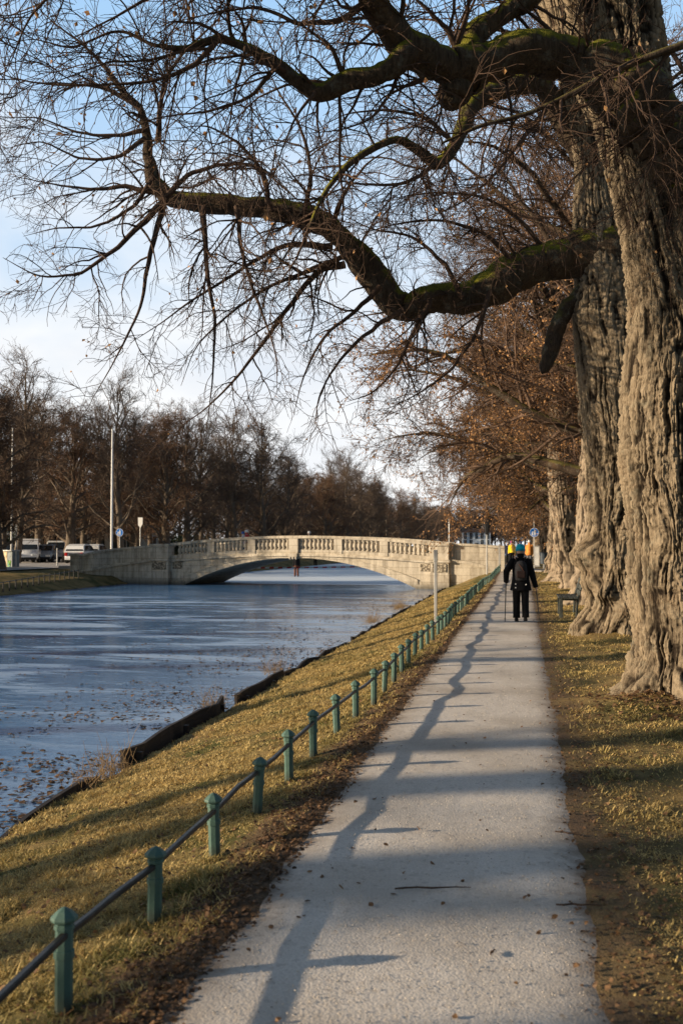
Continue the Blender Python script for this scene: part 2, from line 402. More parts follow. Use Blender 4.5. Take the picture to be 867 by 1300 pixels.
# ------------------------------------------------------------------ world, sun, camera
def setup():
    w = bpy.data.worlds.new('World'); sc.world = w; t = NT(w)
    for nd in list(t.N): t.N.remove(nd)
    out = t.n('ShaderNodeOutputWorld'); bg = t.n('ShaderNodeBackground')
    sky = t.n('ShaderNodeTexSky', sky_type='NISHITA'); sky.sun_disc = False
    sky.sun_elevation = SUN_EL; sky.sun_rotation = atan2(TO_SUN[0], TO_SUN[1])
    sky.air_density = 1.0; sky.dust_density = 1.0; sky.ozone_density = 1.6
    d = t.n('ShaderNodeTexCoord').outputs['Generated']
    sp = t.n('ShaderNodeSeparateXYZ', inp={0: d}); z = sp.outputs[2]
    # a bank of soft cloud over the northern half of the sky, thickest towards the horizon
    pl = t.mapping(d, (1.5, 1.5, 3.6), (0, 0, .3))
    n1 = t.noise(pl, 2.0, 7, .52, .3)
    low = t.ramp(z, [(.02, .36), (.18, .26), (.30, .09), (.44, .0), (.62, -.3)])
    f = t.ramp(t.math('ADD', n1, low), [(.50, 0), (.80, .95)])
    north = t.ramp(t.math('MULTIPLY_ADD', sp.outputs[1], .5), [(.66, .06), (.90, 1)])
    [q for q in t.N if q.type == 'MATH'][-1].inputs[2].default_value = .5
    f = t.mix(1, f, north, 'MULTIPLY')
    shade = t.ramp(t.noise(pl, 2.6, 5), [(.3, (8.6, 9.0, 9.6)), (.6, (10.6, 10.6, 10.5))])
    hz = t.mix(north, sky.outputs[0], t.mix(t.ramp(z, [(0, 0), (.5, 1)]), (8.0, 8.8, 9.6), (3.9, 6.5, 9.7)))
    hz = t.mix(t.ramp(z, [(.50, 0), (.70, 1)]), hz, sky.outputs[0])
    c = t.mix(f, hz, shade)
    t.L.new(c, bg.inputs[0]); bg.inputs[1].default_value = .10
    t.L.new(bg.outputs[0], out.inputs[0])
    L = bpy.data.lights.new('sun', 'SUN'); L.energy = 8.0; L.angle = radians(.53); L.color = (1, .81, .58)
    o = bpy.data.objects.new('sun', L); COL.objects.link(o)
    o.rotation_euler = Vector(TO_SUN).to_track_quat('Z', 'Y').to_euler(); o.location = (-20, -10, 20)
    c = bpy.data.cameras.new('camera'); co = bpy.data.objects.new('camera', c); COL.objects.link(co)
    c.sensor_fit = 'VERTICAL'; c.sensor_height = 36; c.lens = 36*F/1300; c.clip_end = 3000; c.clip_start = .05
    co.location = CAM; co.rotation_euler = (pi/2+PITCH, 0, YAW); sc.camera = co
    c.dof.use_dof = True; c.dof.focus_distance = 11.5; c.dof.aperture_fstop = 3.2
    sc.view_settings.view_transform = 'Standard'; sc.view_settings.look = 'None'; sc.view_settings.exposure = 0
    sc.cycles.max_bounces = 5; sc.cycles.diffuse_bounces = 3; sc.cycles.glossy_bounces = 2; sc.cycles.transmission_bounces = 2
    sc.cycles.use_denoising = True
    sc.render.resolution_x, sc.render.resolution_y = 682, 1024
setup()

# ------------------------------------------------------------------ ground
WATER_Z = -.8
EDGE_R, EDGE_L = -4.27, -25.15
def ramp_up(Y): return .26*sstep(44, 58, Y)
def ground_z(X, Y, rough=True):
    X = np.asarray(X, float); Y = np.asarray(Y, float)
    right = .045*np.clip(X-.8, 0, 6) + .25*sstep(1.2, 4.5, X)*.3
    s = np.clip((-1.42-X)/(-1.42-EDGE_R), 0, 1)
    bank = -.02-.70*s**1.12
    z = np.where(X > -1.42, right, bank)
    z = z + ramp_up(Y)*sstep(-4.2, -2.0, X)
    lft = -.74+.46*sstep(EDGE_L, -26.5, X)+.30*sstep(-26.5, -29.0, X)+.16*sstep(-30, -34, X)
    z = np.where(X < EDGE_L, lft, z)
    canal = (X < EDGE_R+.02) & (X > EDGE_L-.02) & (Y < 440)
    if rough:
        off = ((X > .30) | (X < -1.28))
        nz = (fbm(X*2.1+50, Y*2.1+50, 3)-.5)*.07 + (fbm(X*9+50, Y*9+50, 2, N2)-.5)*.03
        z = z + np.where(off, nz*sstep(.0, .35, np.minimum(np.abs(X-.26), np.abs(X+1.24))), -.02*sstep(0, .2, np.minimum(.30-X, X+1.28)))
        z = z + .10*np.exp(-((X-1.35)**2/.35+(Y-11.15)**2/.35)) + .08*np.exp(-((X-1.3)**2/.4+(Y-18.6)**2/.5))
    return np.where(canal, -1.7, z)

def grid_mesh(name, xs, ys, zf):
    X, Y = np.meshgrid(xs, ys); Z = zf(X, Y)
    V = np.stack([X, Y, Z], -1).reshape(-1, 3)
    nx, ny = len(xs), len(ys)
    i = np.arange(nx*ny).reshape(ny, nx)
    Fq = np.stack([i[:-1, :-1], i[:-1, 1:], i[1:, 1:], i[1:, :-1]], -1).reshape(-1, 4)
    return mesh_np(name, V, Fq)

def ground():
    xs = np.unique(np.concatenate([np.linspace(-900, -60, 15), np.linspace(-60, -30, 16), np.linspace(-30, -24.9, 18), [EDGE_L-.03, EDGE_L+.0], np.linspace(-24.6, -5, 6),
                                   [EDGE_R-.05, EDGE_R+.03], np.linspace(-4.2, 7, 170), np.linspace(-1.55, -1.0, 36), np.linspace(.03, .6, 36), np.linspace(7.4, 40, 20), np.linspace(60, 900, 12)]))
    ys = np.unique(np.concatenate([np.linspace(-300, -20, 10), np.linspace(-15, 1.5, 12), np.linspace(1.6, 24, 300), np.linspace(24.2, 70, 130), np.linspace(72, 500, 60), np.linspace(520, 1800, 10)]))
    tag(put('ground', grid_mesh('ground', xs, ys, ground_z), M['turf']), kind='structure')
    # path with uneven edges
    ys = np.concatenate([np.linspace(-6, 1.5, 15), np.linspace(1.6, 24, 320), np.linspace(24.3, 140, 240)])
    u = np.linspace(0, 1, 28)
    V = []
    le = -1.33+(fbm(ys*1.3, ys*0+3.3, 4)-.5)*.22+(N3(ys*9, ys*0)-.5)*.05
    re = .37+(fbm(ys*.9, ys*0+9.3, 4, N2)-.5)*.10+(N3(ys*7, ys*0+5)-.5)*.04
    re = re+.03*sstep(10, 24, ys)
    X = le[:, None]+(re-le)[:, None]*u[None]
    Y = np.repeat(ys[:, None], len(u), 1)
    Z = ramp_up(Y)-.012+.024*(1-(2*u-1)**8)[None]+(fbm(X*14+3, Y*14, 2, N2)-.5)*.010*((2*u-1)**8)[None]+(fbm(X*1.1+9, Y*1.1, 3, N4)-.5)*.012
    i = np.arange(X.size).reshape(X.shape)
    Fq = np.stack([i[:-1, :-1], i[:-1, 1:], i[1:, 1:], i[1:, :-1]], -1).reshape(-1, 4)
    tag(put('path', mesh_np('path', np.stack([X, Y, Z], -1).reshape(-1, 3), Fq), M['path']), kind='structure')
    # canal
    tag(put('water', grid_mesh('water', np.linspace(EDGE_L-.2, EDGE_R+.25, 12), np.linspace(-80, 445, 60), lambda X, Y: X*0+WATER_Z), M['ice']), kind='structure')
    # street on the far bank with a kerb
    tag(put('street', grid_mesh('street', np.linspace(-47, -31.2, 10), np.linspace(-80, 440, 60), lambda X, Y: ground_z(X, Y, False)+.10), M['street']), kind='structure')
ground()

# ------------------------------------------------------------------ tubes / trees
def tubes(P, R, s, ph=None):
    """P (B,n,3) R (B,n) -> verts, quads"""
    B, n, _ = P.shape
    T = np.gradient(P, axis=1)
    T /= np.linalg.norm(T, axis=2, keepdims=True)+1e-9
    mean = P[:, -1]-P[:, 0]
    ref = np.zeros((B, 3)); ref[np.arange(B), np.argmin(np.abs(mean), 1)] = 1
    U = np.cross(T, ref[:, None, :]); U /= np.linalg.norm(U, axis=2, keepdims=True)+1e-9
    W = np.cross(T, U)
    a = np.arange(s)*2*pi/s
    V = P[:, :, None]+R[:, :, None, None]*(U[:, :, None]*np.cos(a)[:, None]+W[:, :, None]*np.sin(a)[:, None])
    i = np.arange(B*n*s).reshape(B, n, s)
    j = np.roll(i, -1, 2)
    Fq = np.stack([i[:, :-1], j[:, :-1], j[:, 1:], i[:, 1:]], -1).reshape(-1, 4)
    return V.reshape(-1, 3), Fq
def join(parts):
    V, Fs, o = [], [], 0
    for v, f in parts:
        V.append(v); Fs.append(f+o); o += len(v)
    return np.concatenate(V), np.concatenate(Fs)

def resample(pts, rad, n, wig=0, rng=RNG):
    pts = np.asarray(pts, float); rad = np.asarray(rad, float)
    k = len(pts); d = np.concatenate([[0], np.cumsum(np.linalg.norm(np.diff(pts, axis=0), axis=1))])
    # Catmull-Rom through the points
    tt = np.linspace(0, d[-1], n); P = np.zeros((n, 3))
    m = np.gradient(pts, d, axis=0)
    for i, t in enumerate(tt):
        j = min(max(np.searchsorted(d, t)-1, 0), k-2); h = d[j+1]-d[j]; s = (t-d[j])/h
        P[i] = (2*s**3-3*s**2+1)*pts[j]+(s**3-2*s**2+s)*h*m[j]*.8+(-2*s**3+3*s**2)*pts[j+1]+(s**3-s**2)*h*m[j+1]*.8
    R = np.interp(tt, d, rad)
    if wig:
        w = rng.normal(0, wig, (n, 3)); w = (w+np.roll(w, 1, 0))/2; w[0] = 0
        P += w*R[:, None]
    return P, R

def grow(P, R, per_m, length, n=5, ang=(35, 65), wig=.22, trop=(0, 0, 0), rr=.55, rmin=.002, t0=.1, taper=.85, rng=RNG, rmax=9, tipmul=.6, bias=None, lenpow=1.0):
    """children of every branch; returns (B2,n,3),(B2,n)"""
    seg = np.linalg.norm(np.diff(P, axis=1), axis=2); Ls = seg.sum(1)
    cnt = rng.poisson(np.maximum(Ls*per_m*(1-t0), 0))
    cnt = np.maximum(cnt, (Ls*per_m > .35).astype(int))
    idx = np.repeat(np.arange(len(P)), cnt); B = len(idx)
    if B == 0: return np.zeros((0, n, 3)), np.zeros((0, n))
    t = t0+(1-t0)*rng.random(B)
    x = t*(P.shape[1]-1); k = np.minimum(x.astype(int), P.shape[1]-2); f = (x-k)[:, None]
    p0 = P[idx, k]*(1-f)+P[idx, k+1]*f
    tan_ = P[idx, k+1]-P[idx, k]; tan_ /= np.linalg.norm(tan_, axis=1, keepdims=True)+1e-9
    r0 = R[idx, k]*(1-f[:, 0])+R[idx, k+1]*f[:, 0]
    rnd = rng.normal(0, 1, (B, 3)); perp = rnd-(rnd*tan_).sum(1, keepdims=True)*tan_
    if bias is not None: perp += np.asarray(bias)-(tan_*np.asarray(bias)).sum(1, keepdims=True)*tan_
    perp /= np.linalg.norm(perp, axis=1, keepdims=True)+1e-9
    a = np.radians(rng.uniform(ang[0], ang[1], B))[:, None]
    d = np.cos(a)*tan_+np.sin(a)*perp
    L = rng.uniform(length[0], length[1], B)*(1-(1-tipmul)*t**lenpow)
    step = (L/(n-1))[:, None]
    out = np.zeros((B, n, 3)); out[:, 0] = p0
    tr = np.asarray(trop)
    for i in range(1, n):
        d = d+rng.normal(0, wig, (B, 3))+tr*(.5*i/n)
        d /= np.linalg.norm(d, axis=1, keepdims=True)
        out[:, i] = out[:, i-1]+d*step
    rb = np.minimum(np.maximum(np.minimum(r0*rr*rng.uniform(.7, 1.1, B), r0*.9), rmin), rmax)
    q = np.linspace(0, 1, n)
    RR = rmin*.6+(rb-rmin*.6)[:, None]*(1-q[None])**taper
    return out, np.maximum(RR, rmin*.6)

def leaves_mesh(name, P, size, rng=RNG, droop=True, attr=None):
    B = len(P); s = rng.uniform(size[0], size[1], B)[:, None]
    d = rng.normal(0, 1, (B, 3)); 
    if droop: d[:, 2] -= 1.2
    d /= np.linalg.norm(d, axis=1, keepdims=True)
    r = rng.normal(0, 1, (B, 3)); u = np.cross(d, r); u /= np.linalg.norm(u, axis=1, keepdims=True)
    w = np.cross(d, u)
    a = P; b = P+d*s*.5+u*s*.36+w*s*.1; c = P+d*s; e = P+d*s*.5-u*s*.36+w*s*.14
    V = np.stack([a, b, c, e], 1).reshape(-1, 3)
    return mesh_np(name, V, np.arange(4*B).reshape(B, 4), smooth=False)

# ---- old trunk with furrowed bark
def trunk_mesh(name, cz, base, nth=420, nz=520, cells=26, amp=.036, flare=.5, lobes=5, seed=1, burls=(), hlen=1.6, zfl=.9, flute=.05, swirl=.6):
    """cz: list of (centre xyz, radius) bottom to top"""
    rng = np.random.default_rng(seed)
    pts = [c for c, r in cz]; rad = [r for c, r in cz]
    P, R = resample(pts, rad, nz)
    th = np.linspace(0, 2*pi, nth, endpoint=False)
    TH, K = np.meshgrid(th, np.arange(nz)); Zr = P[:, 2][K]-P[0, 2]
    u = TH/(2*pi)
    Na, Nb, Nc = Noise(seed*7+1), Noise(seed*7+2), Noise(seed*7+3)
    warp = ((Na(u*6, Zr*.6, 6)-.5)*1.3 + (Nb(u*14, Zr*2.2, 14)-.5)*.5)*swirl + (Nc(u*40, Zr*9, 40)-.5)*.16
    for (bt, bz, bs, bh) in burls:   # the grain swirls around a burl
        da = (TH-bt+pi) % (2*pi)-pi
        g = np.exp(-((da*R[K])**2+(Zr-bz)**2)/(2*(bs*1.3)**2)); warp += 1.2*g*np.tanh(da*R[K]/(bs*.6))
    v = Zr*(1/hlen)
    def ridged(c, vv, N, off):
        def at(uu):
            return 1-np.abs(2*N(uu*c+warp*c/26+off, vv, None)-1)
        w = sstep(.93, 1.0, u)
        return at(u)*(1-w)+at(u-1)*w
    r1 = ridged(cells, v*2.3+1.2*(Nc(u*20, Zr*3, 20)-.5), Na, 3); r2 = ridged(cells*1.6, v*5.5, Nb, 9); r3 = ridged(cells*2.9, v*14, Nc, 5); r4 = ridged(cells*4.3, v*34, Na, 7)
    keep = np.clip(2.2*Nb(u*24, Zr*3.5+20, 24)-.25, .2, 1)      # furrows come and go
    g1 = 1-keep*(1-np.clip((1-r1)*2.3, 0, 1)**1.1); g2 = np.clip((1-r2)*2.0, 0, 1)**.8; g3 = 1-r3
    cross = np.clip((1-ridged(cells*.9, v*24, Nb, 13))*3.5, 0, 1)
    lump = fbm(u*cells*1.1, Zr*22, 3, Nc)*sstep(0, .02, u)*sstep(1, .98, u)
    h = (.40*g1+.29*g2*(.4+.6*g1)+.17*g3+.10*(1-r4))*(.72+.28*cross)+.42*(lump-.45)+.05
    patch = .55+.75*Nb(u*5, Zr*.8+40, 5)
    disp = amp*(h-.60)*2.1*patch
    Rr = R[K].copy()
    fl = np.zeros_like(Rr)
    ph = rng.uniform(0, 2*pi, 4)
    rough = (Na(u*18, Zr*3.5+60, 18)-.5)*1.1+(Nb(u*40, Zr*8+60, 40)-.5)*.6
    lob = rough+.5*np.cos(lobes*TH+ph[0]+.6*np.sin(TH))+.3*np.cos((lobes+2)*TH+ph[1])+.2*np.cos(2*TH+ph[2])
    fl = flare*np.exp(-Zr/(.24*zfl))*(.62+.50*lob)+.13*flare*np.exp(-Zr/(zfl*1.2))*lob
    body = flute*(np.cos(3*TH+ph[3]+Zr*.35)*.6+np.cos(5*TH+ph[1]-Zr*.5)*.4)
    body += flute*2.2*(fbm(u*4, Zr*1.1+7, 2, Nc)-.5)*sstep(0, .05, u)*sstep(1, .95, u)
    Rr = Rr*(1+body)+np.maximum(fl, -.12)+disp
    for (bt, bz, bs, bh) in burls:
        da = ((TH-bt+pi) % (2*pi)-pi)*R[K]
        q = (da**2+(Zr-bz)**2)/(bs**2)
        bump_ = bh*np.exp(-q**1.4)*(1+.35*(Nc(u*60, Zr*9, 60)-.5))
        Rr += bump_
    V = np.stack([P[K, 0]+Rr*np.cos(TH), P[K, 1]+Rr*np.sin(TH), P[K, 2]], -1)-np.asarray(base)
    i = np.arange(nz*nth).reshape(nz, nth); j = np.roll(i, -1, 1)
    Fq = np.stack([i[:-1], j[:-1], j[1:], i[1:]], -1).reshape(-1, 4)
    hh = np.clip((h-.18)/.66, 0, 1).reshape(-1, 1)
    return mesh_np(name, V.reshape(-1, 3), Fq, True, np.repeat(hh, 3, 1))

def px_line(pts, Y0, Y1, rads, n, base, wig=.12):
    """polyline measured in the photo, standing between depths Y0 and Y1"""
    k = len(pts); Ys = np.linspace(Y0, Y1, k) if np.isscalar(Y0) else np.asarray(Y0)
    W = np.array([atY(a, b, y) for (a, b), y in zip(pts, Ys)])
    dep = np.array([proj(w)[2] for w in W])
    R = np.asarray(rads, float)*dep/F
    P, R = resample(W, R, n, wig)
    return P-np.asarray(base), R

def limb_mesh(name, P, R, s=20, amp=.10, seed=0):
    V, Fq = tubes(P[None], R[None], s)
    n = len(P); N = Noise(seed+50)
    K, S = np.meshgrid(np.arange(n), np.arange(s), indexing='ij')
    d = (fbm(S*(8/s)+0*K, K*.35, 2, N)-.5)*2*amp + (N(K*.16, S*0.0+3)-.5)*.28
    C = np.repeat(P, s, 0); V = C+(V-C)*(1+d.reshape(-1, 1))
    return mesh_np(name, V, Fq)

rngT = np.random.default_rng(5)
def fine_crown(boughs, base_rng, dens=1.0, lvl=4, drop=-.25):
    """boughs: list of (P,R) with equal n; returns list of (P,R,sides) plus leaf anchor points"""
    n = 26
    PB = np.stack([resample(p, r, n)[0] for p, r in boughs]); RB = np.stack([resample(p, r, n)[1] for p, r in boughs])
    out = []
    P2, R2 = grow(PB, RB, 5.0*dens, (.5, 2.0), 9, (28, 72), .16, (0, 0, drop), .55, .0060, .04, rng=base_rng, rmax=.024)
    P3, R3 = grow(P2, R2, 6.2*dens, (.22, .95), 7, (25, 60), .17, (0, 0, drop*.8), .6, .0044, .06, rng=base_rng, rmax=.010)
    P4, R4 = grow(P3, R3, 6.0*dens, (.10, .45), 5, (25, 60), .17, (0, 0, .1), .7, .0036, .08, rng=base_rng, rmax=.0055)
    return [(P2, R2, 5), (P3, R3, 4), (P4, R4, 3)], P4[:, -1]

def big_trees():
    # ------------- tree A: nearer, at the right edge
    YA = 11.72
    base = np.array([1.86, YA, 0.02])
    prof = [(885, 884, 66), (820, 876, 66), (750, 868, 66), (660, 864, 67), (600, 860, 69), (500, 857, 67), (400, 857, 56), (300, 836, 46), (200, 814, 46), (100, 795, 52), (0, 777, 55), (-110, 758, 50), (-260, 735, 44), (-420, 715, 36)]
    cz = []
    for y, x, r in prof:
        p = atY(x, y, YA); cz.append((p, r*proj(p)[2]/F))
    cz[0][0][2] = -.12
    A = thing('lime_tree', 'huge furrowed lime trunk at the right edge, the nearest and largest tree', 'tree', base)
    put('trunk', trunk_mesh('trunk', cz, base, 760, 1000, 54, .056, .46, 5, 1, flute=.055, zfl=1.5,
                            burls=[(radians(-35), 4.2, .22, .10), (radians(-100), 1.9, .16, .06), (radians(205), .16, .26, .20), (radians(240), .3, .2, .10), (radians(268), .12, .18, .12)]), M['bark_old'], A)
    # ------------- tree B: second, burled trunk with the mossy limb
    YB = 19.0
    bB = np.array([1.62, YB, .05])
    profB = [(812, 779, 38), (770, 783, 37), (704, 783, 36), (660, 788, 40), (600, 789, 44), (540, 787, 47), (480, 783, 49), (420, 779, 49), (340, 773, 44), (285, 764, 36), (240, 760, 30), (200, 756, 27), (100, 737, 26), (0, 713, 30), (-120, 690, 28), (-300, 668, 22)]
    cz = []
    for y, x, r in profB:
        p = atY(x, y, YB); cz.append((p, r*proj(p)[2]/F))
    cz[0][0][2] = -.12
    B = thing('lime_tree', 'burled old lime behind the biggest trunk, carrying the long mossy limb over the water', 'tree', bB)
    W = radians(180)
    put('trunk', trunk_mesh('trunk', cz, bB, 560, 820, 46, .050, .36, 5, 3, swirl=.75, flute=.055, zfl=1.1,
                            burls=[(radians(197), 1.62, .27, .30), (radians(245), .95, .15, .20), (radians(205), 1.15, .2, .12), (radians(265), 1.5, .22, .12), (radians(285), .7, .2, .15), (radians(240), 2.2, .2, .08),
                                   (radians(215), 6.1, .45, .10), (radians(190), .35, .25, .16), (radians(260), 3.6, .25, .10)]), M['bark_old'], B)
    # ------------- limbs
    def limb(tree, b, pts, Y0, Y1, rads, n, seed, mat='bark_limb', s=20, wig=.10):
        P, R = px_line(pts, Y0, Y1, rads, n, b, wig)
        put('limb', limb_mesh('limb', P, R, s, .13, seed), M[mat], tree)
        return P, R
    mossy = limb(B, bB, [(800, 318), (765, 318), (735, 323), (700, 332), (660, 343), (622, 366), (588, 380), (545, 379), (512, 391), (482, 362), (452, 322), (420, 291), (385, 274), (345, 266), (300, 261), (255, 256), (215, 250), (197, 232), (189, 200), (185, 165), (178, 138), (158, 118), (138, 92)],
                 19.0, 16.2, [44, 36, 29, 25.5, 23, 22, 21, 18.5, 20, 18, 16, 15, 13.5, 12.5, 12, 11, 10.5, 10, 7, 6, 5, 4, 2.5], 120, 1)
    stub = limb(B, bB, [(775, 345), (745, 366), (722, 388), (707, 416), (698, 445), (692, 468), (688, 474)], 18.9, 18.4, [15, 12, 10.5, 10, 9, 7, 1], 40, 2, mat='bark_bough')
    upper = limb(A, base, [(862, 262), (838, 180), (800, 118), (762, 90), (712, 72), (660, 71), (620, 78), (585, 84), (545, 76), (515, 58), (490, 30), (470, 0), (452, -45), (430, -90)],
                 [11.6, 11.35, 11.2, 11.1, 11.0, 10.8, 10.6, 10.4, 10.2, 10, 9.8, 9.6, 9.4, 9.2], 0, [28, 42, 42, 34, 29, 25, 23, 26, 23, 21, 19, 17, 15, 12], 84, 3)
    burr = limb(A, base, [(612, 70), (590, 98), (578, 116), (575, 127), (574, 131)], 10.6, 10.3, [24, 27, 22, 13, .5], 24, 4)
    low2 = limb(A, base, [(520, 66), (490, 92), (440, 103), (400, 117), (378, 104), (350, 82), (312, 60), (275, 50), (235, 62), (200, 58)], 9.9, 9.0, [17, 13, 12, 11, 9, 7.5, 6, 5, 4, 2.5], 44, 5, s=12)
    limC = limb(B, bB, [(745, 200), (714, 152), (692, 112), (662, 106), (628, 116), (602, 130), (590, 155), (577, 185), (553, 208), (530, 190), (505, 177), (470, 190), (438, 213), (412, 245), (392, 290)], 19.3, 15.5,
                [17, 14, 13, 12, 12, 11.5, 11, 9.5, 9, 6.5, 5.5, 5, 4, 3, 2], 60, 6, s=12)
    top = limb(A, base, [(590, 78), (602, 45), (630, 24), (668, 0), (705, -40)], 10.5, 11.2, [15, 14, 13, 13, 13], 24, 7, s=12)
    stick = limb(A, base, [(900, 48), (867, 57), (780, 90), (712, 126), (660, 147), (610, 160), (560, 182)], 9.6, 9.0, [6, 5.5, 4.5, 4, 3, 2.5, 1.5], 40, 8, mat='bark_bough', s=8, wig=.05)
    # ------------- boughs measured in the photo
    D = {}
    def bough(key, b, pts, Y0, Y1, r0, r1=1.0, n=26):
        P, R = px_line(pts, Y0, Y1, np.maximum(r0*(1-np.linspace(0, 1, len(pts))**.8*.93), .25)*.85, n, b, .3)
        D.setdefault(key, []).append((P, R))
    bl = [
        ([(205, 246), (160, 237), (120, 240), (70, 234), (18, 224)], 16.3, 15.8, 5),
        ([(212, 254), (180, 285), (144, 318), (102, 347), (50, 350), (4, 327)], 16.3, 15.2, 6),
        ([(208, 262), (188, 336), (180, 384), (150, 450), (118, 506)], 16.3, 15.5, 5),
        ([(258, 262), (262, 336), (273, 408), (270, 480), (262, 550)], 16.5, 16.2, 5),
        ([(422, 312), (366, 312), (336, 324), (288, 354), (240, 384), (208, 408), (165, 436)], 17.1, 16.0, 5),
        ([(438, 336), (408, 342), (372, 384), (336, 432), (300, 480), (264, 516), (226, 545)], 17.2, 16.5, 6),
        ([(208, 254), (234, 226), (276, 210), (324, 210), (360, 238), (388, 262)], 16.4, 16.6, 5),
        ([(200, 180), (203, 140), (210, 100), (240, 60), (280, 20), (300, -20)], 16.2, 15.6, 5),
        ([(186, 165), (150, 172), (100, 168), (50, 150), (0, 150)], 16.2, 15.5, 4),
        ([(180, 140), (130, 110), (80, 108), (20, 100), (-30, 80)], 16.2, 15.4, 4),
        ([(140, 92), (110, 60), (70, 30), (30, -10)], 16.2, 15.6, 3.5),
        ([(300, 262), (310, 330), (330, 390), (350, 450), (352, 500)], 16.6, 16.0, 4),
        ([(345, 268), (330, 215), (300, 180), (260, 160), (215, 165)], 16.8, 15.9, 4.5),
        ([(482, 364), (450, 395), (410, 430), (385, 480), (372, 530)], 17.3, 16.5, 4.5),
        ([(512, 392), (470, 420), (430, 460), (405, 505), (400, 540)], 17.5, 16.5, 4.5),
        ([(545, 382), (520, 430), (500, 470), (470, 500), (440, 510)], 17.6, 16.8, 4.5),
        ([(420, 288), (440, 240), (470, 205), (520, 176)], 17.1, 16.6, 4.5),
        ([(385, 272), (395, 220), (380, 160), (350, 110), (330, 60)], 17, 16, 4.5),
        ([(452, 318), (400, 340), (340, 365), (290, 400), (250, 440), (230, 490)], 17.2, 16.0, 4.5),
        ([(185, 175), (150, 200), (100, 200), (50, 180), (5, 190)], 16.2, 15.6, 4),
        ([(195, 225), (170, 262), (120, 288), (70, 290), (30, 300)], 16.2, 15.6, 4),
        ([(588, 378), (560, 330), (520, 300), (470, 290), (430, 270)], 17.8, 17.0, 4.5),
        ([(660, 340), (620, 300), (560, 280), (500, 285), (450, 300)], 18.3, 17.0, 4.5),
        ([(700, 330), (660, 280), (610, 250), (550, 245), (490, 255)], 18.6, 17.4, 4.5),
        ([(622, 370), (600, 430), (570, 470), (530, 500), (490, 520)], 18.0, 17.0, 4.5),
        ([(553, 208), (520, 230), (470, 235), (420, 225), (360, 180)], 16.8, 15.8, 4),
        ([(577, 185), (540, 150), (490, 140), (440, 145), (400, 165)], 17, 16, 4),
        ([(392, 290), (375, 330), (350, 370), (340, 420)], 15.5, 15.0, 2.5),
        ([(700, 130), (660, 180), (620, 230), (580, 260), (530, 280)], 18.5, 17.4, 4.5),
        ([(735, 100), (690, 60), (640, 40), (580, 40), (520, 60)], 18.7, 17.4, 5),
    ]
    for pts, y0, y1, r0 in bl: bough('B', bB, pts, y0, y1, r0)
    al = [
        ([(470, 0), (430, 25), (380, 30), (330, 10), (280, 15), (235, 25)], 9.6, 8.9, 6),
        ([(400, 117), (375, 150), (355, 200), (340, 250)], 9.4, 9.0, 3),
        ([(440, 103), (420, 60), (380, 30), (340, -10)], 9.7, 9.2, 5),
        ([(275, 50), (252, 78), (210, 99), (140, 107), (72, 108), (15, 100)], 9.2, 8.7, 5),
        ([(455, -45), (380, -60), (300, -50), (220, -20), (150, 20), (90, 50)], 9.4, 8.6, 8),
        ([(430, -90), (320, -120), (200, -90), (110, -40), (40, 20), (10, 90)], 9.2, 8.4, 8),
        ([(450, -50), (400, -140), (300, -170), (180, -150), (60, -80), (-20, 10)], 9.3, 8.3, 8),
        ([(312, 60), (300, 110), (290, 170), (292, 215)], 9.1, 8.9, 3),
        ([(515, 58), (500, 110), (470, 150), (430, 165), (380, 170)], 10, 9.5, 4),
        ([(560, 90), (560, 140), (540, 190), (520, 250)], 10.3, 10, 3),
        ([(585, 70), (560, 30), (530, 0), (500, -40)], 10.4, 10, 6),
        ([(640, 95), (650, 150), (640, 220), (650, 280)], 10.8, 10.5, 3),
        ([(800, 60), (820, 120), (830, 200), (800, 260)], 10.4, 10.2, 3),
        ([(850, 60), (880, 120), (870, 200), (850, 290)], 11.0, 10.6, 4),
        ([(705, -40), (640, -60), (560, -40), (480, -10), (430, 20)], 11.2, 10.4, 6),
        ([(760, 90), (700, 40), (660, 10), (600, -5), (550, 10)], 11.2, 10.6, 5),
        ([(350, 82), (320, 120), (270, 140), (200, 150), (130, 180)], 9.3, 8.8, 4),
        ([(200, 58), (150, 40), (90, 60), (40, 50), (0, 60)], 9.0, 8.6, 3),
    ]
    for pts, y0, y1, r0 in al: bough('A', base, pts, y0, y1, r0)
    rng = np.random.default_rng(21)
    for key, tree, extra, dens in (('A', A, [low2, upper, stick, top], 1.08), ('B', B, [limC, (mossy[0][30:], mossy[1][30:])], .90)):
        bs = D[key]
        PB = np.stack([p for p, r in bs]); RB = np.stack([r for p, r in bs])
        lv, ends = fine_crown(bs+[(resample(p, np.minimum(r, .05), 26)) for p, r in extra], rng, dens)
        parts = [tubes(PB, RB, 7)]+[tubes(p, r, s) for p, r, s in lv]
        V, Fq = join(parts)
        cr = put('crown', mesh_np('crown', V, Fq), M['twig'], tree)
        k = rng.choice(len(ends), min(len(ends), 230), replace=False)
        put('leaves', leaves_mesh('leaves', ends[k], (.04, .085), rng), M['leaf'], cr)
        print('crown', key, len(V), [len(p) for p, r, s in lv])
    # twigs on the trunk of A (suckers crossing the bark)
    return A, B
big_trees()

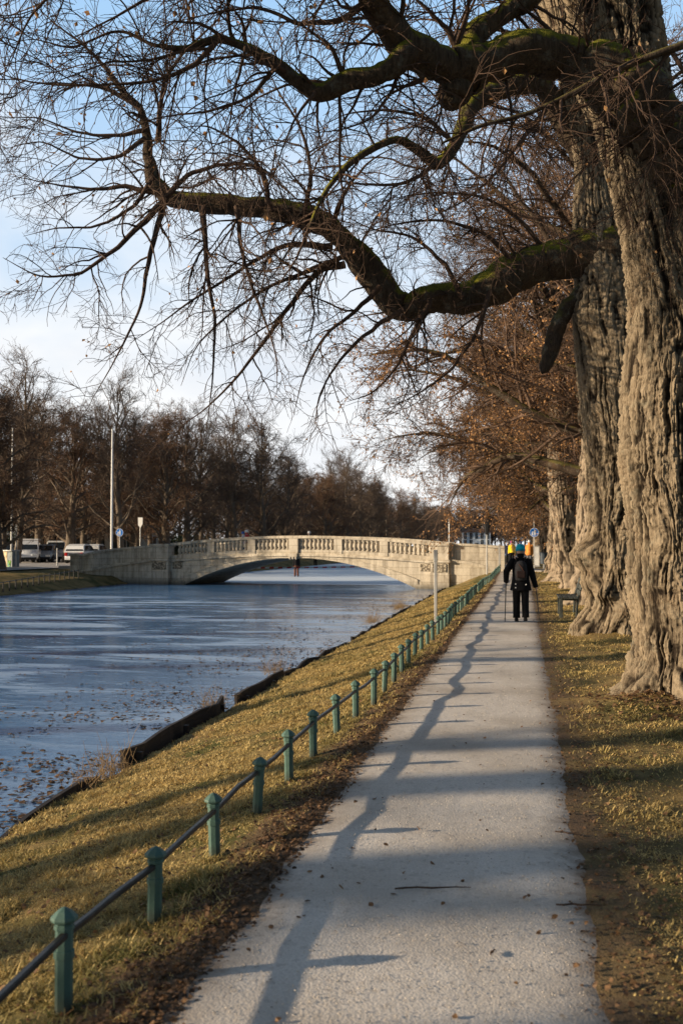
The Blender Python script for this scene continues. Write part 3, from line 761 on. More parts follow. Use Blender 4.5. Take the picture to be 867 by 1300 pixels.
# ---- generic row trees -------------------------------------------------------
def make_tree(name, seed, H, trunk_r, mat_t, mat_c, lim0, nlimb, lim_ang, lim_len, sub, leaves=0, leafmat=None, label='', group=None, rtw=.006, droop=-.1, oldbark=False, lean=0, th=.42, leafsize=(.05, .10), cat='tree', spread=(1, 1)):
    rng = np.random.default_rng(seed)
    T = thing(name, label, cat, (0, 0, 0), 0, group)
    hs = np.array([-.2, .4, .12*H, .25*H, th*H, .62*H, .80*H, .96*H])
    w = np.cumsum(rng.normal(0, .09, (8, 2)), 0); w[:2] = 0
    pts = np.column_stack([w[:, 0]+lean*hs/H, w[:, 1], hs])
    rad = np.array([1.35, 1.08, .98, .9, .72, .40, .20, .04])*trunk_r
    P, R = resample(pts, rad, 30)
    if oldbark:
        cz = [(pts[i], rad[i]) for i in range(8)]
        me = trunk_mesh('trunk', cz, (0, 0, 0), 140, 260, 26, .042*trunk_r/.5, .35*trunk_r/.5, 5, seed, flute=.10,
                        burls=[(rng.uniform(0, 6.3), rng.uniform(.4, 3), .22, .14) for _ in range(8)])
    else:
        me = limb_mesh('trunk', P, R, 12, .10, seed)
    put('trunk', me, mat_t, T)
    # limbs
    tt = np.linspace(lim0, .93, nlimb)+rng.normal(0, .015, nlimb)
    L1, R1 = [], []
    for i, t in enumerate(tt):
        k = min(max(t, .05), .97)*29; j = int(k); p = P[j]*(1-(k-j))+P[min(j+1, 29)]*(k-j); r0 = np.interp(k, np.arange(30), R)
        az = i*2.399+rng.normal(0, .3); a = radians(np.interp(t, [lim0, .95], lim_ang)+rng.normal(0, 6))
        d = np.array([sin(a)*cos(az)*spread[0], sin(a)*sin(az)*spread[1], cos(a)])
        L = H*np.interp(t, [lim0, .6, .95], lim_len)*rng.uniform(.8, 1.15)
        n = 12; q = [p]; st = L/(n-1)
        for s_ in range(1, n):
            d = d+rng.normal(0, .13, 3)+np.array([0, 0, .05 if s_ < 6 else droop]); d /= np.linalg.norm(d); q.append(q[-1]+d*st)
        L1.append(q); R1.append((rtw*1.5+np.minimum(r0*.62, .26*trunk_r*(1.3-.8*t)+.01)*(1-np.linspace(0, 1, n))**.9))
    L1 = np.array(L1); R1 = np.array(R1)
    s2, s3, s4 = sub
    P2, R2 = grow(L1, R1, s2[0]/H*14, (s2[1]*H/14, s2[2]*H/14), 8, (30, 65), .15, (0, 0, droop), .5, rtw*1.3, .12, rng=rng, rmax=.06)
    P3, R3 = grow(P2, R2, s3[0]/H*14, (s3[1]*H/14, s3[2]*H/14), 6, (25, 60), .17, (0, 0, droop), .5, rtw*1.1, .08, rng=rng, rmax=.02)
    P4, R4 = grow(P3, R3, s4[0]/H*14, (s4[1]*H/14, s4[2]*H/14), 4, (20, 55), .17, (0, 0, .05), .6, rtw, .05, rng=rng, rmax=.012)
    V, Fq = join([tubes(L1, R1, 8)]); 
    V2, F2 = join([tubes(P2, R2, 5), tubes(P3, R3, 3), tubes(P4, R4, 3)])
    Vc, Fc = join([(V, Fq), (V2, F2)])
    me = mesh_np('crown', Vc, Fc); c = put('crown', me, [M['bark_bough' if oldbark else 'bark_far'], mat_c], T)
    me.polygons.foreach_set('material_index', (np.arange(len(Fc)) >= len(Fq)).astype(np.int32))
    if leaves:
        e = np.concatenate([P4.reshape(-1, 3), P3[:, 2:].reshape(-1, 3)])
        if oldbark:
            hs_ = np.floor(e/.9).astype(int); hv = np.abs(np.sin(hs_[:, 0]*12.99+hs_[:, 1]*78.2+hs_[:, 2]*37.7)*43758.5) % 1
            e = e[hv > .5]
            e = e[e[:, 2] < H*(.52+.16*rng.random(len(e)))]
        e = e[rng.choice(len(e), min(leaves, len(e)), replace=False)]
        put('leaves', leaves_mesh('leaves', e, leafsize, rng), leafmat, c)
    print(name, seed, len(Vc), len(P2), len(P3), len(P4))
    return T

def row_trees():
    # avenue behind the two big limes, on the right of the path
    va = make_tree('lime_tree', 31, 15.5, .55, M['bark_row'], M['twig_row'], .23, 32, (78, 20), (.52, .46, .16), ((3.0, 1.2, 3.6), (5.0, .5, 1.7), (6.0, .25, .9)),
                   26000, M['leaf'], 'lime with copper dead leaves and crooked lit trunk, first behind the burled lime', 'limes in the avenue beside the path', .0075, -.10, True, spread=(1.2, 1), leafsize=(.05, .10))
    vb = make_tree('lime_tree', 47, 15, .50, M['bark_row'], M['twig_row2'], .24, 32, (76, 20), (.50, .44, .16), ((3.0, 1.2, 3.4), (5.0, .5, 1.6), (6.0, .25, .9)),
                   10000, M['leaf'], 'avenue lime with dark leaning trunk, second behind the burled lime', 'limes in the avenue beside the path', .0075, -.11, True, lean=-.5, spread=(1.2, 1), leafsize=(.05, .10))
    va.location = (1.95, 29.0, .1); vb.location = (2.0, 39.5, .1)
    ys = [46.5, 54, 62, 70.5, 82, 92, 103, 115, 128, 142, 158, 176]
    for i, y in enumerate(ys):
        lab = {0: 'third lime behind the burled lime, rough lit bark next to the bench', 1: 'slim dark avenue lime just before the blue path sign'}.get(i, 'far lime of the avenue, bare brown crown arching over the path behind the sign')
        copy_tree(va if i % 2 == 0 else vb, (1.8+RNG.uniform(-.2, .3), y, .2), RNG.uniform(0, 6.28) if i else 2.0, lab, RNG.uniform(.9, 1.05))
    # far bank
    grp = 'bare trees along the far bank'
    lab = 'bare brown tree in the long row along the far bank beyond the bridge'
    f1 = make_tree('bare_tree', 61, 14, .30, M['bark_far'], M['twig_far'], .17, 30, (66, 14), (.36, .36, .13), ((2.4, 1.0, 2.8), (4.6, .5, 1.5), (5.0, .3, .9)), 0, None, lab, grp, .011, -.05)
    f2 = make_tree('bare_tree', 62, 13, .34, M['bark_far'], M['twig_far2'], .16, 30, (70, 16), (.38, .38, .13), ((2.4, 1.0, 2.6), (4.6, .5, 1.4), (5.0, .3, .9)), 1600, M['leaf_pale'], lab, grp, .011, -.1, leafsize=(.06, .13))
    f3 = make_tree('bare_tree', 63, 15, .26, M['bark_far'], M['twig_far'], .20, 28, (56, 10), (.33, .32, .13), ((2.4, 1.0, 2.8), (4.4, .5, 1.5), (5.0, .3, .9)), 0, None, lab, grp, .011, .06)
    f4 = make_tree('bare_tree', 64, 17, .46, M['bark_far'], M['twig_far'], .34, 13, (56, 16), (.34, .36, .2), ((1.0, 1.0, 2.8), (1.2, .5, 1.4), (1.0, .3, .8)), 0, None, lab, grp, .009, .0, th=.66)
    fs = [f1, f2, f3, f4]
    rng = np.random.default_rng(9)
    spots = []
    def spot(px, Y, k, sc_, lab): spots.append((atY(px, 700, Y)[0], Y, k, sc_, lab))
    near = [
        (3, 57.2, 1, .86, 'leaning bare tree at the left edge standing beside the beige cabinet'),
        (22, 72, 2, 1.06, 'tall pale-topped bare tree standing behind the white van at far left'),
        (52, 80, 0, 1.0, 'dark bare tree standing behind the parked cars left of the house'),
        (84, 76, 1, .98, 'crooked dark tree in front of the house with shutters'),
        (108, 84, 0, .9, 'bare tree trunk standing between the house and the flagpole'),
        (157, 74, 2, .98, 'slender bare tree just right of the blue sign on the far bank'),
        (172, 92, 1, .95, 'bare tree behind the pointed white sign'),
        (212, 84, 1, 1.02, 'stout lime with sunlit trunk behind the left bridge pier'),
        (190, 100, 2, 1.0, 'bare tree far back between the pointed sign and the left pier'),
        (125, 96, 2, 1.0, 'bare tree behind the white mast'),
        (66, 92, 1, 1.05, 'bare tree far behind the silver-blue car'),
        (36, 92, 0, 1.05, 'bare tree far behind the white van'),
        (8, 86, 2, 1.0, 'bare tree behind the grey mast at the left edge'),
        (238, 88, 0, 1.0, 'bare tree with pale sunlit trunk behind the first balusters'),
    ]
    for px, Y, k, s_, l in near: spot(px, Y, k, s_, l)
    Y = 98
    while Y < 420:
        spots.append((-29.2+rng.uniform(-.8, .8), Y, int(rng.integers(0, 3)), rng.uniform(.78, 1.14), None))
        Y += rng.uniform(7.0, 9.5)*(1+Y/500)
    for Xr, s0, s1, st in ((-33.5, 104, 380, 10), (-40, 98, 400, 9), (-48, 92, 380, 10), (-57, 100, 360, 12), (-68, 105, 330, 15)):
        Y = s0
        while Y < s1:
            spots.append((Xr+rng.uniform(-2, 2), Y, int(rng.integers(0, 3)), rng.uniform(.85, 1.08), 'bare tree of the inner ranks behind the far bank row')); Y += rng.uniform(.8, 1.3)*st*(1+Y/600)
    # on the same bank, before the frame: these throw the long shadows
    for Y, s_, k in ((-30, .95, 3), (-23, .95, 3), (-16.2, .9, 3), (-13.6, .8, 3), (-11.6, 1.0, 3), (-9.6, .8, 3), (-7.6, .95, 3), (-5.6, .8, 3), (-3.9, .85, 3), (-2.4, .7, 3), (3.6, .75, 3), (10.8, .75, 3), (14.5, .9, 3), (19, .9, 3), (25, .95, 3), (31, .95, 3)):
        spots.append((-29.5+rng.uniform(-.5, .5), Y, k, s_, 'bare tree on the near stretch of the far bank outside the view'))
    for x, Y, k in ((-33.2, 56.0, 0), (-34.2, 57.0, 1), (-37, 55.5, 1)):
        spots.append((x, Y, k, .85, 'bare tree shading the left wing wall from outside the view'))
    used = set()
    for x, y, k, s_, l in spots:
        z = float(ground_z(x, y, False))-.05
        if k in used: o = copy_tree(fs[k], (x, y, z), rng.uniform(0, 6.28), l or lab, s_)
        else:
            o = fs[k]; used.add(k); o.location = (x, y, z); o.scale = (s_,)*3
            if l: o['label'] = l
    # the wood closing the canal far off, distance haze painted in as a bluish tone
    fw = make_tree('bare_tree', 71, 15, .3, M['twig_haze'], M['twig_haze'], .18, 20, (60, 14), (.34, .34, .14), ((2.4, 1, 2.8), (4.0, .5, 1.5), (4.0, .3, .9)), 0, None, 'distant tree at the far end of the canal, tinted bluish as haze', 'distant trees closing the canal', .05, -.05)
    first = True
    for i in range(26):
        x = -46+i*2.0+rng.uniform(-1, 1); y = 452+rng.uniform(-6, 30); s_ = rng.uniform(.95, 1.3)
        if first: fw.location = (x, y, -.1); first = False
        else: copy_tree(fw, (x, y, -.1), rng.uniform(0, 6.28), None, s_)
    # dark evergreen hedge behind the street
    for i in range(12):
        x, y = -52-rng.uniform(0, 3), 92+i*24
        Hh = rng.uniform(2.2, 3.6); n = 4200
        h = thing('hedge', 'dark hedge closing the view behind the far bank trees', 'hedge', (x, y, .2), 0, 'hedges behind the far bank trees')
        q = np.column_stack([rng.normal(0, .8, n), rng.uniform(-12.5, 12.5, n), Hh*rng.random(n)**.8*(.8+.3*np.sin(rng.uniform(0, 6)+np.linspace(0, 20, n)))])
        put('foliage', leaves_mesh('foliage', q, (.25, .5), rng, False), M['needle'], h)
    for x, y in ((-35.0, 58.0), (-35.2, 55.6)):  # unseen shrubs added to keep the sun off the left wing wall
        n = 7000; zz = rng.random(n)*4.6; rr = 1.75*np.sqrt(np.clip(1-(zz/4.8)**2, 0, 1))*rng.random(n)**.4; aa = rng.random(n)*6.28
        h = thing('shade_shrub', 'added dark evergreen shrub outside the view, shading the left wing wall', 'shrub', (x, y, .1), 0, 'added shrubs shading the left wing wall')
        put('foliage', leaves_mesh('foliage', np.column_stack([rr*np.cos(aa), rr*np.sin(aa), zz]), (.15, .3), rng, False), M['needle'], h)
    # one dark conifer rising above the far row
    cf = thing('conifer_tree', 'single dark pointed conifer rising above the bare far bank trees', 'tree', atZ(400, 650, 0)*0+np.array([*atY(403, 690, 300)[:2], -.1]))
    MB().tube([(0, 0, 0), (0, 0, 17)], [.25, .03], 8).build('trunk', M['bark_far'], cf)
    n = 9000; zz = rng.random(n)**1.2*13+4; rr = (17.3-zz)*.19*np.sqrt(rng.random(n)); aa = rng.random(n)*6.28
    put('crown', leaves_mesh('crown', np.column_stack([rr*np.cos(aa), rr*np.sin(aa), zz+rng.normal(0, .1, n)]), (.2, .45), rng), M['needle'], cf)
row_trees()

# ------------------------------------------------------------------ knee-high railing along the path
def railing():
    meas = [(83, 1275), (193, 1167), (280, 1078), (333, 1028), (375, 988), (407, 957), (431, 931), (452, 907), (469, 895), (486, 877), (499, 868), (512, 855)]
    T = thing('path_railing', 'knee-high green post railing with dark rail running along the left side of the path', 'railing', (-1.73, 3.6, -.06))
    T0 = np.array([-1.73, 3.6, -.06])
    rng = np.random.default_rng(3)
    ys = [2.72]+[3.62, 4.54, 5.55, 6.48, 7.40, 8.30, 9.22, 10.15, 11.05, 11.98, 12.90, 13.82]
    while ys[-1] < 54.9: ys.append(ys[-1]+.93)
    ys = np.array(ys); n = len(ys)
    xs = -1.73+.02*np.sin(ys*.7)+.07*sstep(8, 14, ys)+.40*sstep(40, 58, ys); xs = xs+rng.normal(0, .008, n)
    top = []
    for i, (x, y) in enumerate(zip(xs, ys)):
        g = float(ground_z(x, y, False))-.03
        hgt = .40+rng.normal(0, .012); lean = rng.normal(0, .028, 2)
        if i == 0:
            mb = MB().lathe([(.034, -.1), (.034, .22), (.040, .222), (.040, .25), (.034, .252), (.034, .325), (.039, .328), (.039, .343), (.034, .346), (.034, .352)], 8, rot=pi/8)
            me_post = mb.mesh('post')
            cm = MB().lathe([(.034, .350), (.050, .358), (.053, .366), (.051, .376), (.030, .396), (.010, .407), (.001, .410)], 8, rot=pi/8)
            me_cap = cm.mesh('cap'); me_post.materials.append(M['green']); me_cap.materials.append(M['green'])
        p = put('post', me_post, None, T, Vector((x, y, g))-Vector(T0)); p.rotation_euler = (lean[0], lean[1], rng.normal(0, .1)); p.scale = (1, 1, hgt/.405)
        c = put('cap', me_cap, None, p)
        top.append((x, y, g+.305*hgt/.405+rng.normal(0, .004)))
    for i in range(n-1):
        a, b = Vector(top[i]), Vector(top[i+1])
        m = (a+b)/2+Vector((0, 0, rng.normal(0, .007)))
        mb = MB()
        rings = []
        for q in (a, a*.5+m*.5+Vector((0, 0, rng.normal(0, .003))), m, m*.5+b*.5, b):
            w, h = .015, .0135
            rings.append([q-Vector(T0)+Vector((sx*w, 0, sz*h)) for sx, sz in ((-1, -.6), (-.6, -1), (.6, -1), (1, -.6), (1, .6), (.6, 1), (-.6, 1), (-1, .6))])
        mb.loft(rings).build('rail', M['rail'], T)
railing()

# ------------------------------------------------------------------ timber edging of the canal
def edging():
    segs = [((-40, 1105), (130, 1000), .17, 'sagging dark timber edging board at the bottom left, weeds along its top'),
            ((160, 984), (284, 908), .27, 'tallest dark timber edging board, broken off square at its near end'),
            ((303, 897), (350, 865), .20, 'short dark edging board leaning at the gap in the canal edge'),
            ((352, 862), (440, 820), .15, 'curved timber edging board at the water below the railing, far of the short one'),
            ((446, 815), (520, 772), .13, 'low rotten edging board half covered by brown weeds near the bridge'),
            ((524, 769), (574, 742), .12, 'thin dark edging board ending at the right bridge pier')]
    rng = np.random.default_rng(8)
    for (a, b, h, lab) in segs:
        P0 = atZ(a[0], a[1], WATER_Z); P1 = atZ(b[0], b[1], WATER_Z)
        P0[0] = min(max(P0[0], -4.36), -4.22); P1[0] = min(max(P1[0], -4.36), -4.22)
        n = max(3, int(abs(P1[1]-P0[1])/.5))
        T = thing('edging_board', lab, 'edging board', P0)
        mb = MB(); rings = []
        for i in range(n+1):
            t = i/n; q = P0*(1-t)+P1*t-P0
            x = q[0]+.035*sin(i*1.3)+rng.normal(0, .012); top = h+rng.normal(0, .016)-(.05*abs(sin(i*.9)) if h < .2 else 0); lean = rng.normal(.03, .015)
            rings.append([(x-.022, q[1], -.5), (x+.022, q[1], -.5), (x+.022-lean, q[1], top), (x-.022-lean, q[1], top)])
        mb.loft(rings).build('plank', M['timber'], T)
        for i in range(0, n, 3):
            t = (i+.5)/n; q = P0*(1-t)+P1*t-P0
            MB().box(q[0]+.03, q[0]+.09, q[1]-.035, q[1]+.035, -.5, h-.07, .006).build('stake', M['timber'], T)
    # dry weeds on the edge
    for (px, py, s, lab) in ((128, 1000, 1, 'tuft of dry brown weeds at the end of the sagging edging board'), (262, 912, .8, 'dry brown weeds clinging to the tallest edging board'), (345, 862, .6, 'small dry weeds where the short edging board meets the curved one'), (505, 776, 2.0, 'broad clump of brown weeds at the water near the bridge'), (470, 795, 1.3, 'brown weed clump on the low rotten edging board')):
        p = atZ(px, py, WATER_Z); B = int(130*s)
        P = np.zeros((B, 4, 3)); P[:, 0] = rng.normal(0, 1, (B, 3))*np.array([.10, .35*s, 0])
        d = rng.normal(0, .5, (B, 3)); d[:, 2] = np.abs(d[:, 2])+.5
        for k in range(1, 4):
            d += rng.normal(0, .35, (B, 3)); P[:, k] = P[:, k-1]+d*.07*rng.uniform(.5, 1.4, (B, 1))
        P[:, :, 0] += .06; P[:, :, 2] += .12
        P = np.concatenate([P, np.stack([np.stack([np.array([.06, -.9*s, .115]), np.array([.06, -.3*s, .12]), np.array([.06, .3*s, .12]), np.array([.06, .9*s, .115])])])]); B += 1
        V, Fq = tubes(P, np.repeat(np.linspace(.0035, .0015, 4)[None], B, 0), 3)
        tag(put('dry_weed', mesh_np('dry_weed', V, Fq), M['weed'], None, [float(v) for v in p]), lab, 'weed')
edging()

# ------------------------------------------------------------------ stone bridge
def bridge():
    L = np.array([-21.97, 60.39, 0.]); R = np.array([-4.59, 56.67, 0.])
    dx = (R-L)/np.linalg.norm(R-L); rz = atan2(dx[1], dx[0])
    T = thing('stone_bridge', 'pale weathered stone arch bridge with balustrade crossing the canal', 'bridge', L, rz)
    S = M['stone']
    def top(x): return 2.27-.00585*(x-8.75)**2
    def ledge(x): return 1.13-.0052*(x-8.75)**2
    X0, X1 = -.02, 17.2
    Wd = 5.0
    a0, a1 = .9, 16.4; mid = (a0+a1)/2; ha = (a1-a0)/2; rise = 1.78; spring = -.85
    Rr = (ha*ha+rise*rise)/(2*rise)
    def arch(x): return spring-(Rr-rise)+sqrt(max(Rr*Rr-(x-mid)**2, 0))
    n = 60
    # arch barrel + spandrels as one masonry body
    xs = [a0+(a1-a0)*i/n for i in range(n+1)]
    mb = MB()
    for y0, y1 in ((0, Wd),):
        rings = []
        for x in xs:
            rings.append([(x, y0, arch(x)), (x, y1, arch(x)), (x, y1, ledge(x)-.10), (x, y0, ledge(x)-.10)])
        mb.loft(rings)
    mb.build('arch', S, T)
    # raised arch ring
    mb = MB(); rings = []
    for x in xs:
        t = .20+.35*abs((x-mid)/ha)**2
        zz = arch(x); rings.append([(x, -.045, zz+.0), (x, .05, zz), (x, .05, min(zz+t, ledge(x)-.13)), (x, -.045, min(zz+t, ledge(x)-.13))])
    mb.loft(rings).build('arch_ring', S, T)
    mb = MB(); rings = []
    for x in xs:
        t = .20+.35*abs((x-mid)/ha)**2
        zz = min(arch(x)+t, ledge(x)-.16); rings.append([(x, -.085, zz-.05), (x, -.04, zz-.05), (x, -.04, zz+.02), (x, -.085, zz+.02)])
    mb.loft(rings).build('arch_moulding', S, T)
    # cornice, plinth and top rail follow the hump; front and back
    def strip(name, y0, y1, zf0, zf1, xa=X0, xb=X1, k=40):
        rings = []
        for i in range(k+1):
            x = xa+(xb-xa)*i/k; rings.append([(x, y0, zf0(x)), (x, y1, zf0(x)), (x, y1, zf1(x)), (x, y0, zf1(x))])
        return MB().loft(rings).build(name, S, T)
    strip('cornice', -.16, .30, lambda x: ledge(x)-.10, lambda x: ledge(x)+.0)
    strip('cornice', -.10, .28, lambda x: ledge(x)+.0, lambda x: ledge(x)+.07)
    strip('plinth', -.02, .26, lambda x: ledge(x)+.07, lambda x: ledge(x)+.30)
    strip('handrail', -.10, .34, lambda x: top(x)-.17, lambda x: top(x)-.03)
    strip('handrail', -.06, .30, lambda x: top(x)-.03, lambda x: top(x))
    strip('plinth', Wd-.26, Wd+.02, lambda x: ledge(x)-.10, lambda x: ledge(x)+.30)
    strip('handrail', Wd-.34, Wd+.1, lambda x: top(x)-.17, lambda x: top(x))
    rings = []
    for i in range(61):
        x = -9+36.0*i/60; z = max(ledge(x)+.12, .30); rings.append([(x, .27, z-.2), (x, Wd-.27, z-.2), (x, Wd-.27, z), (x, .27, z)])
    MB().loft(rings).build('deck', M['street'], T)
    # six bays: pedestals and vase balusters
    nb = 6; ped = [X0+.0+(X1-X0)*i/nb for i in range(nb+1)]
    prof = [(.125, 0), (.125, .05), (.075, .07), (.068, .10), (.105, .18), (.135, .27), (.12, .35), (.078, .45), (.066, .50), (.095, .52), (.095, .55), (.125, .56), (.125, .62)]
    me_b = MB().lathe([(r, z) for r, z in prof], 10).mesh('baluster', True); me_b.materials.append(S)
    for i in range(1, nb):
        x = ped[i]; c = (i == nb//2)
        w = .26 if not c else .30
        MB().box(x-w, x+w, -.06 if not c else -.14, .30, ledge(x)+.07, top(x)-.17, .01).build('pedestal', S, T)
        if c:   # fluted keystone console under the middle pedestal
            k = MB(); z0 = arch(x)-.06
            k.box(x-.30, x+.30, -.26, .0, ledge(x)-.14, ledge(x)+.07, .02)
            for q in (-.2, 0, .2): k.lathe([(.02, z0-.05), (.085, z0+.03), (.09, z0+.2), (.06, ledge(x)-.1)], 10, (x+q, -.14, 0))
            k.build('keystone', S, T)
            MB().box(x-.3, x+.3, Wd-.3, Wd+.05, ledge(x)+.07, top(x)-.17, .01).build('pedestal', S, T)
    for side in (.12, Wd-.12):
        for i in range(nb):
            xa, xb = ped[i]+.34, ped[i+1]-.34
            if i == 0: xa += .1
            k = 8
            for j in range(k):
                x = xa+(xb-xa)*(j+.5)/k; z0 = ledge(x)+.30; h = top(x)-.17-z0
                o = put('baluster', me_b, None, T, (x, side, z0)); o.scale = (1, 1, h/.62)
    # piers with rusticated panels
    for xa, xb in ((-1.37, -.02), (17.2, 18.35)):
        xm = (xa+xb)/2
        MB().box(xa, xb, -.38, Wd+.2, -1.7, .12, .02).build('pier', S, T)
        MB().box(xa+.04, xb-.04, -.34, .4, .12, .70, .02).build('pier', S, T)
        MB().box(xa+.16, xb-.16, -.40, -.33, .17, .64, .02).build('rusticated_panel', M['rustic'], T)
        MB().box(xa-.07, xb+.07, -.46, .45, .70, .86, .03).build('pier_cornice', S, T)
        MB().box(xa+.02, xb-.02, -.36, .40, .86, top(xm)-.16, .015).build('pier_block', S, T)
        MB().box(xa-.05, xb+.05, -.44, .46, top(xm)-.16, top(xm)+.03, .03).build('pier_cap', S, T)
        # abutment under the springing
        x0, x1 = ((-.02, 1.0) if xa < 0 else (16.3, 17.2))
        MB().box(x0, x1, -.10, Wd, -1.7, -.55, .02).build('abutment', S, T)
        x0, x1 = ((-.05, .92) if xa < 0 else (16.38, 17.23))
        MB().box(x0, x1, .002, Wd-.002, -.56, ledge(xm)-.02, .0).build('abutment', S, T)
        MB().box(x0+.15, x1-.12, -.03, .01, .2, .62, .01).build('rusticated_panel', M['rustic'], T)
    # curved wing walls
    def wing(pts, capw=.22):
        """pts: local (x,y,ztop,zledge)"""
        k = 30; pts = np.array(pts); tt = np.linspace(0, len(pts)-1, k)
        q = np.column_stack([np.interp(tt, range(len(pts)), pts[:, c]) for c in range(4)])
        for _ in range(6):
            q[1:-1] = (q[:-2]+2*q[1:-1]+q[2:])/4
        d = np.gradient(q[:, :2], axis=0); d /= np.linalg.norm(d, axis=1)[:, None]; nn = np.column_stack([-d[:, 1], d[:, 0]])
        if nn[:, 1].mean() < 0: nn = -nn
        def body(name, off0, off1, z0, z1):
            rings = []
            for i in range(k):
                a = q[i, :2]+nn[i]*off0; b = q[i, :2]+nn[i]*off1
                rings.append([(a[0], a[1], z0(i)), (b[0], b[1], z0(i)), (b[0], b[1], z1(i)), (a[0], a[1], z1(i))])
            MB().loft(rings).build(name, S, T)
        body('wing_wall', 0, .34, lambda i: q[i, 3]+.1, lambda i: q[i, 2]-.14)
        body('wing_wall', -.16, .36, lambda i: -1.6, lambda i: q[i, 3]-.06)
        body('wing_ledge', -.25, .37, lambda i: q[i, 3]-.06, lambda i: q[i, 3]+.1)
        body('wing_cap', -.09, .42, lambda i: q[i, 2]-.14, lambda i: q[i, 2])
        return q
    # the far ends are measured from the photograph
    def loc(px, py, Y):
        w = atY(px, py, Y)-L; return np.array([w@dx, w@np.array([-dx[1], dx[0], 0]), w[2]])
    e = loc(640, 694, 56.25)
    wing([(18.3, .0, 1.80, .80), (19.3, .05, 1.78, .70), (e[0]-1.0, (e[1])*.55, 1.72, .45), (e[0], e[1], 1.65, .28)])
    f0 = loc(103, 705, 60.6)
    wing([(-1.3, .0, 1.72, .72), (-2.6, .10, 1.62, .55), (-4.6, .2, 1.48, .35), (f0[0]+.9, f0[1]-.1, 1.26, .12), (f0[0], f0[1], 1.02, -.1)])
    MB().box(f0[0]-.62, f0[0]+.12, f0[1]-.30, f0[1]+.45, -.9, .98, .03).box(f0[0]-.70, f0[0]+.20, f0[1]-.38, f0[1]+.53, .98, 1.16, .04).build('end_pillar', S, T)
    # barrier tape stretched under the arch, behind the bridge
    w = L+dx*1.6+np.array([-dx[1], dx[0], 0])*(Wd+.5)
    tp = thing('barrier_tape', 'red and white striped barrier tape stretched low under the arch', 'tape', (w[0], w[1], .15), rz)
    rings = []
    for i in range(41):
        x = 14.6*i/40; z = .30*(x/14.6)-.04*(1-(2*i/40-1)**2); rings.append([(x, 0, z-.045), (x, .012, z-.045), (x, .012, z+.045), (x, 0, z+.045)])
    MB().loft(rings).build('ribbon', M['tape'], tp)
bridge()

# ------------------------------------------------------------------ street furniture
def disc(mb, c, r, th, n=28, axis_y=True):
    mb.loft([[(c[0]+r*cos(2*pi*k/n), c[1]+dy, c[2]+r*sin(2*pi*k/n)) for k in range(n)] for dy in (-th/2, th/2)]); return mb
def walker_sign(name, label, loc, zc, r, H, mat_pole='galv', rotz=0):
    T = thing(name, label, 'sign', loc, rotz)
    MB().tube([(0, .04, -.1), (0, .04, H)], .03, 10).build('pole', M[mat_pole], T)
    d = disc(MB(), (0, 0, zc), r, .012).build('sign_disc', M['signblue'], T)
    ring = MB()
    n = 28
    for a0 in (0,):
        o = [(r*.99*cos(2*pi*k/n), r*.99*sin(2*pi*k/n)) for k in range(n)]; i_ = [(r*.92*cos(2*pi*k/n), r*.92*sin(2*pi*k/n)) for k in range(n)]
        vo = [ring.b.verts.new((x, -.0085, zc+y)) for x, y in o]; vi = [ring.b.verts.new((x, -.0085, zc+y)) for x, y in i_]
        for k in range(n): ring.b.faces.new((vo[k], vo[(k+1) % n], vi[(k+1) % n], vi[k]))
    ring.build('sign_rim', M['white'], d)
    # adult leading a child, in white
    s = r; g = MB()
    def poly(pts):
        vs = [g.b.verts.new((x*s, -.009, zc+y*s)) for x, y in pts]; g.b.faces.new(vs)
    def head(x, y, q): poly([(x+q*cos(2*pi*k/12), y+q*sin(2*pi*k/12)) for k in range(12)])
    head(.12, .60, .13)
    poly([(.0, .44), (.26, .44), (.30, -.05), (.24, -.70), (.10, -.70), (.12, -.20), (.06, -.20), (-.02, -.70), (-.14, -.70), (-.05, -.05)])
    poly([(.0, .42), (-.22, .05), (-.16, -.0), (.02, .24)])
    head(-.40, .12, .10)
    poly([(-.50, .0), (-.30, .0), (-.27, -.38), (-.28, -.70), (-.37, -.70), (-.39, -.42), (-.42, -.42), (-.46, -.70), (-.54, -.70), (-.53, -.38)])
    poly([(-.30, .0), (-.16, .06), (-.18, -.02), (-.30, -.1)])
    g.build('pedestrian_symbol', M['white'], d)
    return T

